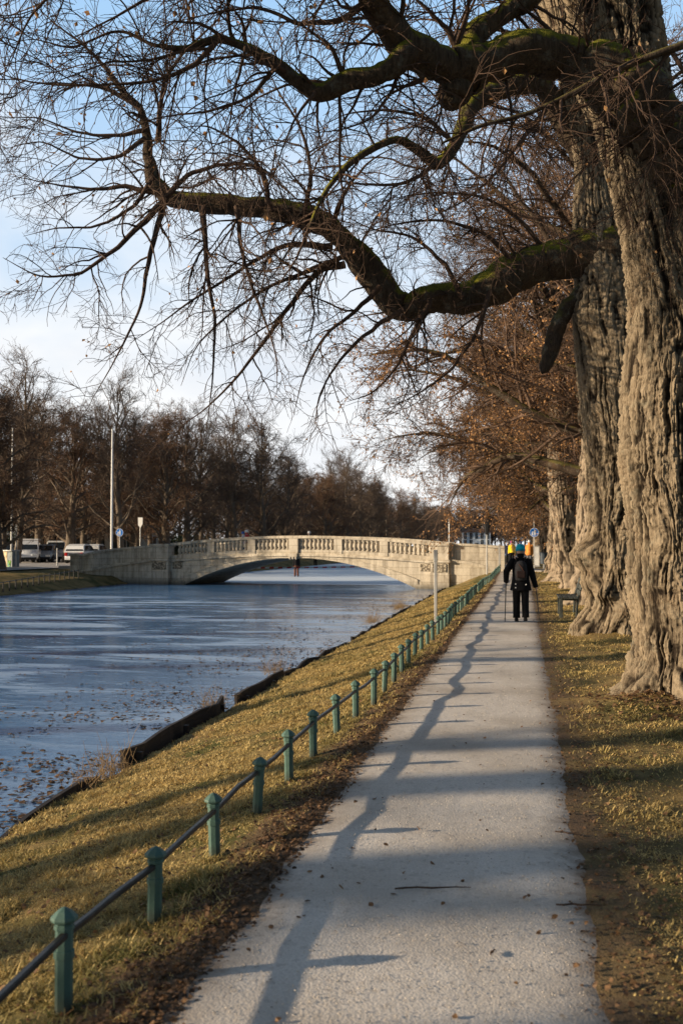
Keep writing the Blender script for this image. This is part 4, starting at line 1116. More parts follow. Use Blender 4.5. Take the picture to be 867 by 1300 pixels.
def furniture():
    # blue signs
    p = atZ(678, 722, .26); zc = atY(677.5, 676, p[1])[2]
    walker_sign('pedestrian_sign', 'round blue pedestrian sign above the path under the avenue trees', p, zc-p[2], .28, zc-p[2]+.9)
    p = atY(152, 700, 63.6); zc = atY(152, 676, 63.6)[2]; g0 = .2
    walker_sign('pedestrian_sign', 'round blue pedestrian sign behind the left wing wall of the bridge', (p[0], p[1], g0), zc-g0, .27, zc-g0+.25)
    # white pointed sign beside it
    p = atY(178, 700, 72); T = thing('arrow_sign', 'white pennant-shaped sign on a thin pole right of the left blue sign', 'sign', (p[0], p[1], .3))
    z1 = atY(178, 657, 72)[2]-.3
    MB().tube([(0, .05, -.1), (0, .05, z1)], .035, 8).build('pole', M['galv'], T)
    MB().prism([(-.17, z1), (.20, z1), (.20, z1-.5), (.02, z1-.8), (-.15, z1-.6)], -.01, .01).build('panel', M['white'], T)
    # masts
    for px, ptop, Y, r, lab, m in ((142, 547, 66, .075, 'tall white mast standing behind the left wing wall', 'white'), (15, 545, 66, .06, 'tall grey mast at the left edge behind the beige cabinet', 'galv')):
        p = atY(px, 700, Y); z = atY(px, ptop, Y)[2]
        T = thing('mast', lab, 'mast', (p[0], p[1], .15))
        MB().tube([(0, 0, -.15), (0, 0, z*.6), (0, 0, z-.15)], [r*1.15, r, r*.7], 12).build('pole', M[m], T)
        MB().lathe([(r*.7, z-.15), (r*1.0, z-.12), (r*.9, z-.03), (.01, z)], 12).build('finial', M[m], T)
        MB().lathe([(r*2, -.1), (r*2, .12), (r*1.2, .2)], 12).build('foot', M['galv'], T)
    p = atY(570, 690, 78); T = thing('mast', 'short white mast behind the right end of the bridge parapet', 'mast', (p[0], p[1], .3)); z = atY(570, 660, 78)[2]-.3
    MB().tube([(0, 0, -.3), (0, 0, z)], [.06, .045], 10).build('pole', M['white'], T)
    MB().lathe([(.045, z), (.07, z+.02), (.06, z+.08), (.01, z+.1)], 10).build('finial', M['galv'], T)
    # grey posts beside the railing
    p = atZ(553, 789, -.1); z = atY(552, 698, p[1])[2]-p[2]
    T = thing('marker_post', 'tall pale grey square post on the bank just outside the railing', 'post', p)
    MB().box(-.034, .034, -.025, .025, -.2, z-.28, .008).build('shaft', M['galv'], T)
    MB().box(-.044, .044, -.036, .036, z-.28, z, .01).build('head', M['galv'], T)
    for px, pyt, pyb, Y, lab in ((634, 692, 716, 55.7, 'short pale grey post at the far end of the railing'),):
        p = atY(px, pyb, Y); z = atY(px, pyt-1, Y)[2]; p[2] = .2
        T = thing('marker_post', lab, 'post', p)
        MB().box(-.05, .05, -.03, .03, -.2, z-p[2]-.1, .008).build('shaft', M['galv'], T)
        MB().box(-.06, .06, -.04, .04, z-p[2]-.1, z-p[2], .01).build('head', M['galv'], T)
    # lantern
    p = atY(618, 731, 54.6); p[2] = .05; Y = p[1]; z = atY(614, 656, Y)[2]-p[2]
    T = thing('street_lamp', 'slim street lamp with dark lantern in front of the right wing wall', 'lamp', p)
    MB().tube([(0, 0, -.2), (0, 0, .6), (0, 0, z-.95)], [.05, .04, .03], 10).build('pole', M['galv'], T)
    MB().lathe([(.07, z-.98), (.09, z-.92), (.17, z-.3), (.19, z-.28)], 6).build('lantern', M['black'], T)
    MB().lathe([(.21, z-.28), (.17, z-.18), (.06, z-.06), (.02, z)], 6).build('lantern_roof', M['black'], T)
    # white panel post and litter bin under the sign
    Y = 66.0
    p = atY(681, 712, Y); z0 = .3; z = atY(681, 694, Y)[2]
    T = thing('notice_pillar', 'white rectangular notice pillar beneath the round blue sign by the path', 'pillar', (p[0], Y, z0))
    MB().box(-.17, .17, -.08, .08, 0, z-z0, .02).build('panel', M['white'], T); MB().box(-.19, .19, -.1, .1, z-z0, z-z0+.06, .015).build('cap', M['galv'], T); MB().box(-.21, .21, -.12, .12, -.1, .08, .01).build('foot', M['galv'], T)
    p = atY(690, 712, 61); z = atY(690, 702, 61)[2]; z0 = atY(690, 716, 61)[2]
    T = thing('litter_bin', 'dark round litter bin right of the white notice pillar', 'bin', (p[0], 61, .28))
    MB().lathe([(.20, z0-.28), (.23, z0-.26), (.24, z-.32), (.26, z-.30), (.26, z-.27)], 18).build('barrel', simple('bin_blue_grey', (.04, .055, .075), .5), T)
    MB().lathe([(.262, z-.27), (.20, z-.22), (.18, z-.24)], 18).build('rim', M['black'], T)
    MB().box(-.04, .04, .22, .28, -.2, z-.3, .01).build('stand', M['galv'], T)
    # benches
    def bench(loc, rz, lab):
        T = thing('park_bench', lab, 'bench', loc, rz)
        for k in range(4): MB().box(-.9, .9, -.04+k*.115, .06+k*.115, .43, .465, .008).build('seat_slat', M['bench'], T)
        for k in range(3):
            Mx = Matrix.Translation((0, .44+.035*k, .56+.125*k)) @ Matrix.Rotation(radians(-14), 4, 'X')
            MB().box(-.9, .9, -.016, .016, -.05, .055, .008, Mx).build('back_slat', M['bench'], T)
        for s in (-.62, .62):
            MB().box(s-.04, s+.04, -.02, .06, 0-.1, .43, .008).build('leg', M['bench'], T)
            MB().tube([(s, .36, -.1), (s, .40, .43), (s, .56, .92)], .03, 8).build('back_support', M['bench'], T)
            MB().box(s-.03, s+.03, -.02, .42, .38, .43, .006).build('seat_bearer', M['bench'], T)
        return T
    p = atZ(709, 782, .05); bench((p[0]+.04, p[1]+.85, .02), radians(-90), 'weathered green slatted bench facing the path in front of the burled lime')
    p = atZ(692, 724, .24); bench((p[0], p[1]+.6, .24), radians(-90), 'small distant bench beside the path near the litter bin')
    # utility cabinet
    p = atZ(10, 724, .02); T = thing('utility_cabinet', 'beige utility cabinet with graffiti on its grey side at the left edge', 'cabinet', (p[0], p[1], 0), radians(-25))
    MB().box(-.62, .35, -.3, .3, -.1, 1.28, .03).build('cabinet_body', M['cab'], T)
    MB().box(-.67, .92, -.36, .36, 1.28, 1.38, .03).build('cabinet_roof', M['galv'], T)
    MB().box(.352, .88, -.29, .29, -.1, 1.278, .02).build('cabinet_side', M['cabside'], T)
    g = MB(); rg = random.Random(4)
    for k in range(5): g.tube([(.42+.35*rg.random(), -.296, .2+.55*rg.random()) for _ in range(4)], .035, 6)
    g.build('graffiti', M['graffiti'], T)
    g = MB()
    for k in range(3): g.tube([(.42+.35*rg.random(), -.300, .15+.55*rg.random()) for _ in range(4)], .03, 6)
    g.build('graffiti', M['graffiti2'], T)
    p = atY(21, 720, 60.5); z = atY(21, 665, 60.5)[2]
    T = thing('sign_post', 'pale grey pole with narrow blue-white plate right of the beige cabinet', 'post', (p[0], 60.5, -.05))
    MB().tube([(0, 0, -.2), (0, 0, z)], .045, 10).build('pole', M['galv'], T); MB().box(-.09, .09, -.07, -.045, z-.7, z-.05, .01).build('plate', M['plasterblue'], T)
    p = atY(73, 716, 66); z = atY(73, 696, 66)[2]; T = thing('bollard', 'thin pale bollard standing on the sunlit street beyond the low fence', 'bollard', (p[0], 66, .1))
    MB().lathe([(.05, -.2), (.05, z-.2), (.06, z-.18), (.055, z-.12), (.01, z-.08)], 10).build('shaft', M['galv'], T); MB().lathe([(.08, -.2), (.08, .06), (.05, .09)], 10).build('foot', M['galv'], T)
    # low fence on the far bank
    a = atZ(-40, 747, -.3); b = atZ(100, 733, -.25)
    T = thing('low_fence', 'low thin metal fence along the top of the far bank', 'fence', a)
    n = 20
    for i in range(n):
        t = i/(n-1); q = a*(1-t)+b*t-a; gz = float(ground_z(a[0]+q[0], a[1]+q[1], False))-a[2]
        MB().box(q[0]-.03, q[0]+.03, q[1]-.03, q[1]+.03, gz-.1, gz+.52, .005).build('post', M['rail'], T)
    q = b-a; z0 = float(ground_z(a[0], a[1], False))-a[2]; z1 = float(ground_z(b[0], b[1], False))-a[2]
    MB().tube([(0, 0, z0+.46), (q[0]/2, q[1]/2, (z0+z1)/2+.46), (q[0], q[1], z1+.46)], .022, 8).build('rail', M['rail'], T)
furniture()

# ------------------------------------------------------------------ cars
def car(label, loc, rz, paint, kind='hatch'):
    T = thing('parked_car', label, 'car', loc, rz)
    if kind == 'hatch':
        L, Wd, prof_low = 4.1, 1.74, [(-2.05, .42), (-2.02, .80), (-1.75, .96), (-1.0, .98), (.85, .95), (1.55, .85), (1.98, .66), (2.05, .40)]
        cab = [(-1.98, .90), (-1.70, 1.36), (-1.2, 1.50), (-.2, 1.52), (.35, 1.40), (1.15, .93)]
    elif kind == 'van':
        L, Wd, prof_low = 4.9, 1.90, [(-2.45, .45), (-2.45, .95), (-2.4, 1.05), (-1.0, 1.08), (1.25, 1.05), (1.95, .95), (2.38, .75), (2.45, .45)]
        cab = [(-2.42, 1.0), (-2.36, 1.75), (-2.2, 1.92), (.2, 1.95), (.75, 1.80), (1.6, 1.02)]
    else:
        L, Wd, prof_low = 5.1, 1.90, [(-2.55, .55), (-2.55, 1.0), (-2.5, 1.08), (-.7, 1.08), (1.0, 1.08), (2.2, 1.02), (2.5, .85), (2.55, .5)]
        cab = [(-.9, 1.0), (-.75, 1.70), (-.5, 1.80), (.5, 1.80), (.75, 1.68), (1.35, 1.06)]
    h = Wd/2
    # body: rounded cross sections along the length
    xs = np.linspace(-L/2, L/2, 22); rings = []
    pl = np.array(prof_low)
    for x in xs:
        zt = np.interp(x, pl[:, 0], pl[:, 1]); e = 1-.16*abs(x/(L/2))**4; w = h*e; zb = .24+.10*abs(x/(L/2))**6
        ring = [(x, -w*.80, zb), (x, -w*.97, zb+.12), (x, -w, (zb+zt)/2), (x, -w*.97, zt-.10), (x, -w*.82, zt), (x, 0, zt+.02), (x, w*.82, zt), (x, w*.97, zt-.10), (x, w, (zb+zt)/2), (x, w*.97, zb+.12), (x, w*.80, zb), (x, 0, zb)]
        rings.append(ring)
    MB().loft(rings).build('body', paint, T, smooth=True)
    # cabin
    n = len(cab); mbc = MB(); rg = []
    zb = min(cab[0][1], cab[-1][1])
    for x, z in cab:
        t = (z-zb)/max(1e-3, max(q[1] for q in cab)-zb); w = h*(.93-.17*t)
        rg.append([(x, -h*.93, zb-.05), (x, -w, z), (x, w, z), (x, h*.93, zb-.05)])
    cabin = mbc.loft(rg); bmesh.ops.bevel(mbc.b, geom=mbc.b.edges[:], offset=.04, segments=2, affect='EDGES')
    cabin.build('cabin', paint, T, smooth=False)
    # windows, slightly proud of the cabin
    zmax = max(q[1] for q in cab)
    def wy(z): return h*(.93-.17*((z-zb)/(zmax-zb)))+.012
    xa, xb = cab[1][0], cab[-2][0]
    z0, z1 = zb+.08, zmax-.13
    def cabx(z, front):
        pts = cab[len(cab)//2:][::-1] if front else cab[:len(cab)//2+1]
        return np.interp(z, [q[1] for q in pts], [q[0] for q in pts])
    for s in (-1, 1):
        xf0, xf1 = cabx(z0, True)-.16, cabx(z1, True)-.12
        xr0, xr1 = cabx(z0, False)+.14, cabx(z1, False)+.16
        xm = (xf1+xr1)/2+.1
        for (p, q) in (((xr0, xr1), (xm-.05, xm-.05)), ((xm+.05, xm+.05), (xf0, xf1))):
            mb = MB()
            mb.loft([[(p[0], s*wy(z0), z0), (q[0], s*wy(z0), z0), (q[1], s*wy(z1), z1), (p[1], s*wy(z1), z1)], [(p[0], s*(wy(z0)-.05), z0), (q[0], s*(wy(z0)-.05), z0), (q[1], s*(wy(z1)-.05), z1), (p[1], s*(wy(z1)-.05), z1)]])
            mb.build('side_window', M['glass'], T)
    for front in (True, False):
        sg = .014 if front else -.014
        xa_, xb_ = cabx(z0, front)+sg*2, cabx(z1, front)+sg*2
        wa, wb = wy(z0)-.12, wy(z1)-.10
        MB().loft([[(xa_, -wa, z0), (xa_, wa, z0), (xb_, wb, z1), (xb_, -wb, z1)], [(xa_-3*sg, -wa, z0), (xa_-3*sg, wa, z0), (xb_-3*sg, wb, z1), (xb_-3*sg, -wb, z1)]]).build('windscreen' if front else 'rear_window', M['glass'], T)
    wr = .32 if kind == 'hatch' else .36
    for sx in (-.30, .31):
        for s in (-1, 1):
            x = sx*L; Mx = Matrix.Rotation(pi/2, 4, 'X')
            w = thing_part('wheel', T, (x, s*(h-.10), wr))
            MB().lathe([(wr*.62, -.11), (wr*.94, -.11), (wr, -.07), (wr, .07), (wr*.94, .11), (wr*.62, .11)], 20, M=Mx).build('tyre', M['rubber'], w, smooth=False)
            MB().lathe([(.03, -.115), (wr*.5, -.10), (wr*.62, -.112), (wr*.62, .112), (wr*.5, .10), (.03, .115)], 20, M=Mx).build('rim', M['rim'], w)
            MB().lathe([(wr*1.16, -.14), (wr*1.16, .10)], 20, (x, s*(h-.10), wr), M=Mx).build('wheel_arch', M['black'], T) if False else None
    for s in (-1, 1):
        zl = np.interp(L/2*.93, pl[:, 0], pl[:, 1])-.14
        MB().box(L/2-.20, L/2-.005, s*h*.62-.17, s*h*.62+.17, zl-.08, zl+.08, .03).build('headlight', M['lampclear'], T)
        zl = np.interp(-L/2*.96, pl[:, 0], pl[:, 1])-.06
        MB().box(-L/2+.005, -L/2+.14, s*h*.72-.10, s*h*.72+.10, zl-.20, zl+.08, .03).build('tail_light', M['lampred'], T)
        MB().box(.75 if kind == 'hatch' else 1.0, .9 if kind == 'hatch' else 1.18, s*(h+.08)-.09, s*(h+.08)+.09, zb+.08, zb+.22, .03).build('mirror', M['black'], T)
    MB().box(-L/2-.03, -L/2+.2, -h*.8, h*.8, .28, .48, .03).build('bumper', M['black'] if kind != 'hatch' else paint, T)
    MB().box(L/2-.2, L/2+.03, -h*.8, h*.8, .26, .46, .03).build('bumper', M['black'], T)
    MB().box(-L/2-.035, -L/2-.01, -.26, .26, .60, .71, .003).build('number_plate', M['white'], T)
    return T
def thing_part(name, parent, loc):
    o = bpy.data.objects.new(name, None); COL.objects.link(o); o.parent = parent; o.location = loc; o.empty_display_size = .1; return o

def cars():
    def at(px, py, Y, z=.27): p = atY(px, py, Y); return (p[0], Y, z)
    car('white hatchback parked just behind the end pillar of the bridge wing wall', at(104, 710, 74.5), radians(98), M['whitecar'], 'hatch')
    car('white car mostly hidden behind the white hatchback beside the bridge', at(122, 708, 81), radians(100), M['whitecar'], 'hatch')
    car('white delivery van parked under the trees at far left', at(38, 706, 76), radians(-68), M['whitecar'], 'van')
    car('silver-blue car parked between the white van and the pickup', at(59, 708, 77.5), radians(-75), M['silvercar'], 'hatch')
    car('white pickup parked left of the white hatchback', at(73, 706, 80.5), radians(-70), M['whitecar'], 'pickup')
    car('dark car parked in shade behind the beige cabinet', at(21, 708, 80), radians(-70), M['darkcar'], 'hatch')
cars()

# ------------------------------------------------------------------ houses
def house(name, label, loc, rz, w, d, h, wall, nx, nz, roof_h=2.5, hip=True, winw=.9, winh=1.4, shutters=True):
    T = thing(name, label, 'house', loc, rz)
    MB().box(-w/2, w/2, -d/2, d/2, -.3, h).build('wall', wall, T)
    o = .4
    rf = MB().loft([[(-w/2-o, -d/2-o, h), (w/2+o, -d/2-o, h), (w/2+o, d/2+o, h), (-w/2-o, d/2+o, h)], [(-w/2*.55, -.05, h+roof_h), (w/2*.55, -.05, h+roof_h), (w/2*.55, .05, h+roof_h), (-w/2*.55, .05, h+roof_h)]]).build('roof', M['rooftile'], T)
    MB().box(w*.2, w*.2+.6, -.3, .3, h+roof_h*.5, h+roof_h+.7, .02).build('chimney', wall, rf)
    MB().box(-w/2-.04, w/2+.04, -d/2-.04, -d/2-.003, -.3, .7, .01).build('plinth', M['plasterblue'], T)
    for i in range(nx):
        for j in range(nz):
            x = -w/2+w*(i+.5)/nx; z = 1.2+j*(h-1)/nz
            if j == 0 and i == nx//2:
                dr = MB().box(x-.6, x+.6, -d/2-.06, -d/2-.005, -.1, 2.2, .01).build('door', M['shutter'], T)
                MB().box(x+.42, x+.48, -d/2-.12, -d/2-.062, .95, 1.1, .01).build('handle', M['galv'], dr); continue
            fr = MB().box(x-winw/2-.07, x+winw/2+.07, -d/2-.05, -d/2-.004, z-.07, z+winh+.07, .01).build('window', M['white'], T)
            MB().box(x-winw/2, x-.03, -d/2-.062, -d/2-.052, z, z+winh).box(x+.03, x+winw/2, -d/2-.062, -d/2-.052, z, z+winh).build('pane', M['glass'], fr)
            if shutters:
                for s in (-1, 1):
                    xc = x+s*(winw/2+.33); MB().box(xc-.23, xc+.23, -d/2-.07, -d/2-.006, z-.05, z+winh+.05, .01).build('shutter', M['shutter'], T)
    return T
def houses():
    def at(px, Y, z=.2): return (atY(px, 700, Y)[0], Y, z)
    house('house', 'cream house with dark shutters half hidden by the trees behind the parked cars', at(112, 108), radians(24), 10, 8, 5.4, M['plaster'], 4, 2, 1.6)
    house('house', 'sunlit yellowish house showing between trunks behind the blue sign on the far bank', at(168, 122), radians(20), 8, 7, 4.6, M['plaster'], 3, 2, 1.5, shutters=False)
    house('house', 'white house glimpsed through the trees at the left edge', at(0, 112), radians(26), 9, 8, 5.2, M['plasterblue'], 4, 2, 1.5)
    p = (atY(604, 690, 330)[0], 330, .2)
    house('palace_wing', 'pale bluish many-windowed building far away beyond the right end of the bridge', p, radians(5), 9, 8, 5.6, M['plasterblue'], 5, 2, 1.3, winw=.9, winh=2.0, shutters=False)
houses()

# ------------------------------------------------------------------ people
def skin_mesh(name, verts, edges, radii, sub=1, root=0):
    me = bpy.data.meshes.new(name); me.from_pydata([tuple(v) for v in verts], edges, [])
    o = bpy.data.objects.new(name+'_tmp', me); COL.objects.link(o)
    md = o.modifiers.new('skin', 'SKIN'); md.use_smooth_shade = True
    for i, r in enumerate(radii):
        sv = me.skin_vertices[0].data[i]; sv.radius = (r, r) if not hasattr(r, '__len__') else r
        sv.use_root = (i == root)
    if sub: s = o.modifiers.new('sub', 'SUBSURF'); s.levels = sub; s.render_levels = sub
    dg = bpy.context.evaluated_depsgraph_get()
    out = bpy.data.meshes.new_from_object(o.evaluated_get(dg)); out.name = name
    bpy.data.objects.remove(o); bpy.data.meshes.remove(me)
    out.materials.clear()
    out.polygons.foreach_set('use_smooth', np.full(len(out.polygons), True, dtype=bool))
    return out

def person(label, loc, rz, H, cols, hands=None, feet=None, detail=False, long_coat=True, hair=False, group=None):
    """faces local +Y; joints are for a 1.7 m figure"""
    T = thing('person', label, 'person', loc, rz, group); T.scale = (H/1.70,)*3
    hands = hands or {-1: (-.24, .06, .80), 1: (.24, .04, .80)}
    feet = feet or {-1: (-.10, .16, .07), 1: (.10, -.12, .07)}
    V = [(0, 0, .93)]; E = []; Rd = [(.14, .11)]
    def add(p, r, par): V.append(p); Rd.append(r); E.append((par, len(V)-1)); return len(V)-1
    a = add((0, .01, 1.10), (.135, .105), 0); b = add((0, .03, 1.30), (.155, .11), a); c = add((0, .02, 1.42), (.09, .08), b)
    nk = add((0, .03, 1.48), .052, c); hd = add((0, .055, 1.56), (.078, .088), nk); h2 = add((0, .06, 1.63), (.074, .088), hd); add((0, .055, 1.685), (.045, .05), h2)
    add((0, .155, 1.575), .012, hd)   # nose
    for s in (-1, 1): add((s*.082, .05, 1.575), .012, hd)   # ears
    elbows = {}
    hs = {}
    for s in (-1, 1):
        sh = add((s*.165, .02, 1.385), .055, b if False else c)
        hx = Vector(hands[s]); shv = Vector((s*.165, .02, 1.385)); mid = (hx+shv)/2
        Ls = (hx-shv).length; bend = sqrt(max(.0, .29**2-(Ls/2)**2)) if Ls < .58 else 0
        el = mid+Vector((s*.55, -.8, -.1)).normalized()*bend
        e = add(el, .040, sh); w = add(hx, .026, e); elbows[s] = el; hs[s] = hx
        d = (hx-el).normalized(); pm = add(hx+d*.045, (.038, .022), w)
        if detail:
            side = d.cross(Vector((0, 0, 1))).normalized() if abs(d.z) < .9 else Vector((1, 0, 0)); nrm = d.cross(side)
            fwd = Vector((0, 1, 0)); inn = Vector((-s, 0, 0))
            for k, ln in enumerate((.040, .046, .043, .034)):   # four fingers curled round the grip
                b0 = hx+d*.075+fwd*(.028-.018*k)
                f1 = add(b0, .009, pm); f2 = add(b0+d*ln*.5+inn*.022, .0085, f1); add(b0+d*ln*.3+inn*.048, .0075, f2)
            t1 = add(hx+d*.02+fwd*.035+inn*.015, .011, pm); add(hx+d*.055+fwd*.045+inn*.035, .009, t1)
    for s in (-1, 1):
        hp = add((s*.09, 0, .88), .085, 0); ft = Vector(feet[s]); kn = (ft+Vector((s*.09, 0, .88)))/2+Vector((0, .045, .02))
        k = add(kn, .056, hp); an = add(ft+Vector((0, -.02, .04)), .040, k); add(ft+Vector((0, .10, -.035)), .035, an)
    put('body', skin_mesh('body', V, E, Rd, 1), M['skin'], T)
    # coat: lofted torso + sleeves
    n = 18
    def ring(z, rx, ry, cy=0, cx=0): return [(cx+rx*cos(2*pi*k/n), cy+ry*sin(2*pi*k/n), z) for k in range(n)]
    hem = .70 if long_coat else .86
    mb = MB()
    mb.loft([ring(hem, .235 if long_coat else .185, .175), ring(hem+.02, .24 if long_coat else .19, .18), ring(.95, .195, .155, .0), ring(1.08, .185, .145, .01), ring(1.22, .198, .150, .02), ring(1.33, .200, .140, .02), ring(1.40, .165, .115, .02), ring(1.445, .085, .085, .025), ring(1.50, .078, .084, .03), ring(1.535, .082, .09, .035), ring(1.54, .06, .07, .035)])
    for s in (-1, 1):
        sh = Vector((s*.165, .02, 1.37)); mb.tube([sh+Vector((-s*.05, 0, .01)), sh, (sh+elbows[s])/2, elbows[s], (elbows[s]+hs[s])/2, hs[s], hs[s]+(hs[s]-elbows[s]).normalized()*.01], [.065, .088, .080, .074, .064, .056, .054], 12)
    me = mb.mesh('jacket', True); put('jacket', me, M['c_'+cols['jacket']], T)
    mb = MB(); mb.loft([ring(.74, .155, .125), ring(.84, .17, .135), ring(.96, .165, .13)])
    for s in (-1, 1):
        ft = Vector(feet[s]); kn = (ft+Vector((s*.09, 0, .88)))/2+Vector((0, .045, .02))
        mb.tube([(s*.085, 0, .90), (s*.09, 0, .78), kn+Vector((0, 0, .05)), kn, kn*.5+ft*.5, ft+Vector((0, -.02, .07)), ft+Vector((0, -.02, .01))], [.09, .10, .086, .084, .080, .078, .084], 12)
    put('trousers', mb.mesh('trousers', True), M['c_'+cols['trousers']], T)
    for s in (-1, 1):
        ft = Vector(feet[s])
        sh = [[(ft.x+q[0], ft.y+y, ft.z+q[1]) for q in ((-w, -.068), (w, -.068), (w, -.03), (w*.7, hz), (-w*.7, hz), (-w, -.03))] for y, w, hz in ((-.09, .03, -.0), (-.06, .040, .03), (.0, .042, .03), (.08, .046, -.0), (.15, .042, -.02), (.175, .02, -.035))]
        MB().loft(sh).build('shoe', M['c_shoe'], T, smooth=True)
    if cols.get('hat'):
        hm = M['c_'+cols['hat']]
        o = MB().lathe([(.103, 1.595), (.107, 1.60), (.107, 1.635), (.103, 1.64), (.102, 1.67), (.088, 1.715), (.055, 1.745), (.012, 1.757)], 18, (0, .055, 0), sy=1.1).build('hat', hm, T, smooth=True)
        if detail:
            MB().lathe([(.1085, 1.592), (.112, 1.60), (.112, 1.632), (.108, 1.64)], 18, (0, .055, 0), sy=1.09, cap=False).build('hat_brim', M['c_tealband'], o, smooth=True)
    if hair or not cols.get('hat'):
        MB().lathe([(.082, 1.50), (.096, 1.55), (.098, 1.62), (.085, 1.69), (.045, 1.725), (.01, 1.735)], 16, (0, .035, 0)).build('hair', M['hair'], T, smooth=True)
    for s in (-1, 1):
        MB().lathe([(.002, -.008), (.009, 0), (.002, .008)], 8, (s*.033, .142, 1.60)).build('eye', M['black'], T)
    if detail:
        # backpack with pocket, straps, coloured patches
        Mx = Matrix.Translation((0, -.205, 1.17)) @ Matrix.Rotation(radians(4), 4, 'X')
        mb = MB(); mb.loft([[(w*cos(2*pi*k/14)*1.0, d*sin(2*pi*k/14), z) for k in range(14)] for z, w, d in ((-.24, .09, .05), (-.22, .125, .085), (-.05, .140, .10), (.10, .125, .085), (.18, .09, .06), (.205, .04, .03))])
        for v in mb.b.verts: v.co = Mx @ v.co
        bp = mb.build('backpack', M['c_charcoal'], T, smooth=True)
        Mp = Matrix.Translation((.0, -.295, 1.08))
        MB().box(-.10, .10, -.03, .03, -.09, .07, .025, Mp).build('pocket', M['c_maroon'], bp)
        for s in (-1, 1):
            MB().tube([(s*.09, -.16, 1.36), (s*.10, -.06, 1.44), (s*.11, .08, 1.42), (s*.12, .165, 1.28), (s*.13, .10, 1.08), (s*.13, -.12, .98)], .018, 8).build('strap', M['c_black'], bp)
        MB().tube([(-.05, -.29, 1.30), (.01, -.315, 1.22), (.05, -.305, 1.15)], .006, 6).build('cord', M['c_rust'], bp)
        for (x, z) in ((-.12, .77), (-.12, .85), (.11, .84)):
            MB().box(x-.014, x+.014, -.176, -.160, z-.014, z+.014, .003).build('reflector', M['c_white'], T)
    return T, hs

def people():
    p = atZ(661, 790, 0); wl = (p[0]-.0, p[1], .015); H = 1.66
    hands = {-1: (-.325, .10, .90), 1: (.335, .02, .78)}
    T, hs = person('walker seen from behind in black coat, turquoise hat and backpack on the path', wl, radians(2), H, dict(jacket='black', trousers='trouser', hat='teal'), hands, {-1: (-.095, .10, .07), 1: (.10, -.06, .09)}, True)
    k = H/1.70; ca, sa = cos(radians(2)), sin(radians(2))
    for s, tip, lab in ((-1, (-.345, -.10, 0), 'thin dark trekking pole in the left hand of the walker with turquoise hat'), (1, (.40, -.10, 0), 'thin dark trekking pole in the right hand of the walker with turquoise hat')):
        h = Vector(hands[s])*k; h = Vector((h.x*ca-h.y*sa, h.x*sa+h.y*ca, h.z)); tp = Vector(tip)
        P = thing('trekking_pole', lab, 'trekking pole', (wl[0], wl[1], wl[2]))
        d = (h-tp).normalized(); g = h+d*.02
        MB().tube([tp, tp+d*.4, h], [.008, .011, .012], 8).build('shaft', M['black'], P)
        MB().tube([h-d*.075, h-d*.05, g, h+d*.06, h+d*.075], [.013, .016, .015, .019, .012], 10).build('grip', M['black'], P)
        MB().lathe([(.006, .055), (.028, .06), (.028, .066), (.006, .07)], 12, tp).build('basket', M['black'], P)
    def at(px, Y, z): return (atY(px, 700, Y)[0], Y, z)
    person('distant pedestrian in a yellow jacket and red hat walking on the path', at(649.5, 77, .26), .2, 1.72, dict(jacket='yellow', trousers='black', hat='magenta'), long_coat=False)
    person('distant pedestrian in an orange coat with pale hat ahead on the path', at(671.5, 72, .26), -.1, 1.75, dict(jacket='orange', trousers='grey', hat='white'))
    person('distant pedestrian in dark coat left of the yellow jacket', at(645, 80, .26), .1, 1.70, dict(jacket='navy', trousers='black', hat='grey'))
    person('distant pedestrian in a dark jacket between the yellow and the orange coats', at(661, 84, .26), .1, 1.74, dict(jacket='blue', trousers='jeans', hat='blue'), long_coat=False)
    person('person in black coat with pale hat crossing the bridge right of its middle', at(393.5, 61.0, .98), 1.4, 1.55, dict(jacket='grey', trousers='black', hat='white'))
    person('person in a red jacket and white hat crossing the left half of the bridge', at(314, 62.2, .93), 1.5, 1.70, dict(jacket='red', trousers='jeans', hat='white'))
    person('person in a pale jacket just behind the red-jacketed one on the bridge', at(309.5, 63.0, .92), 1.5, 1.62, dict(jacket='white', trousers='jeans', hat='blue'))
    person('skater in black top and rust trousers standing on the ice behind the arch', at(376.5, 77, WATER_Z+.0), .3, 1.75, dict(jacket='black', trousers='rust', hat='black'), long_coat=False)
    person('small dark figure far off on the ice right of the rust-trousered skater', at(400.5, 119, WATER_Z+.0), .3, 1.75, dict(jacket='black', trousers='black', hat='black'))
people()

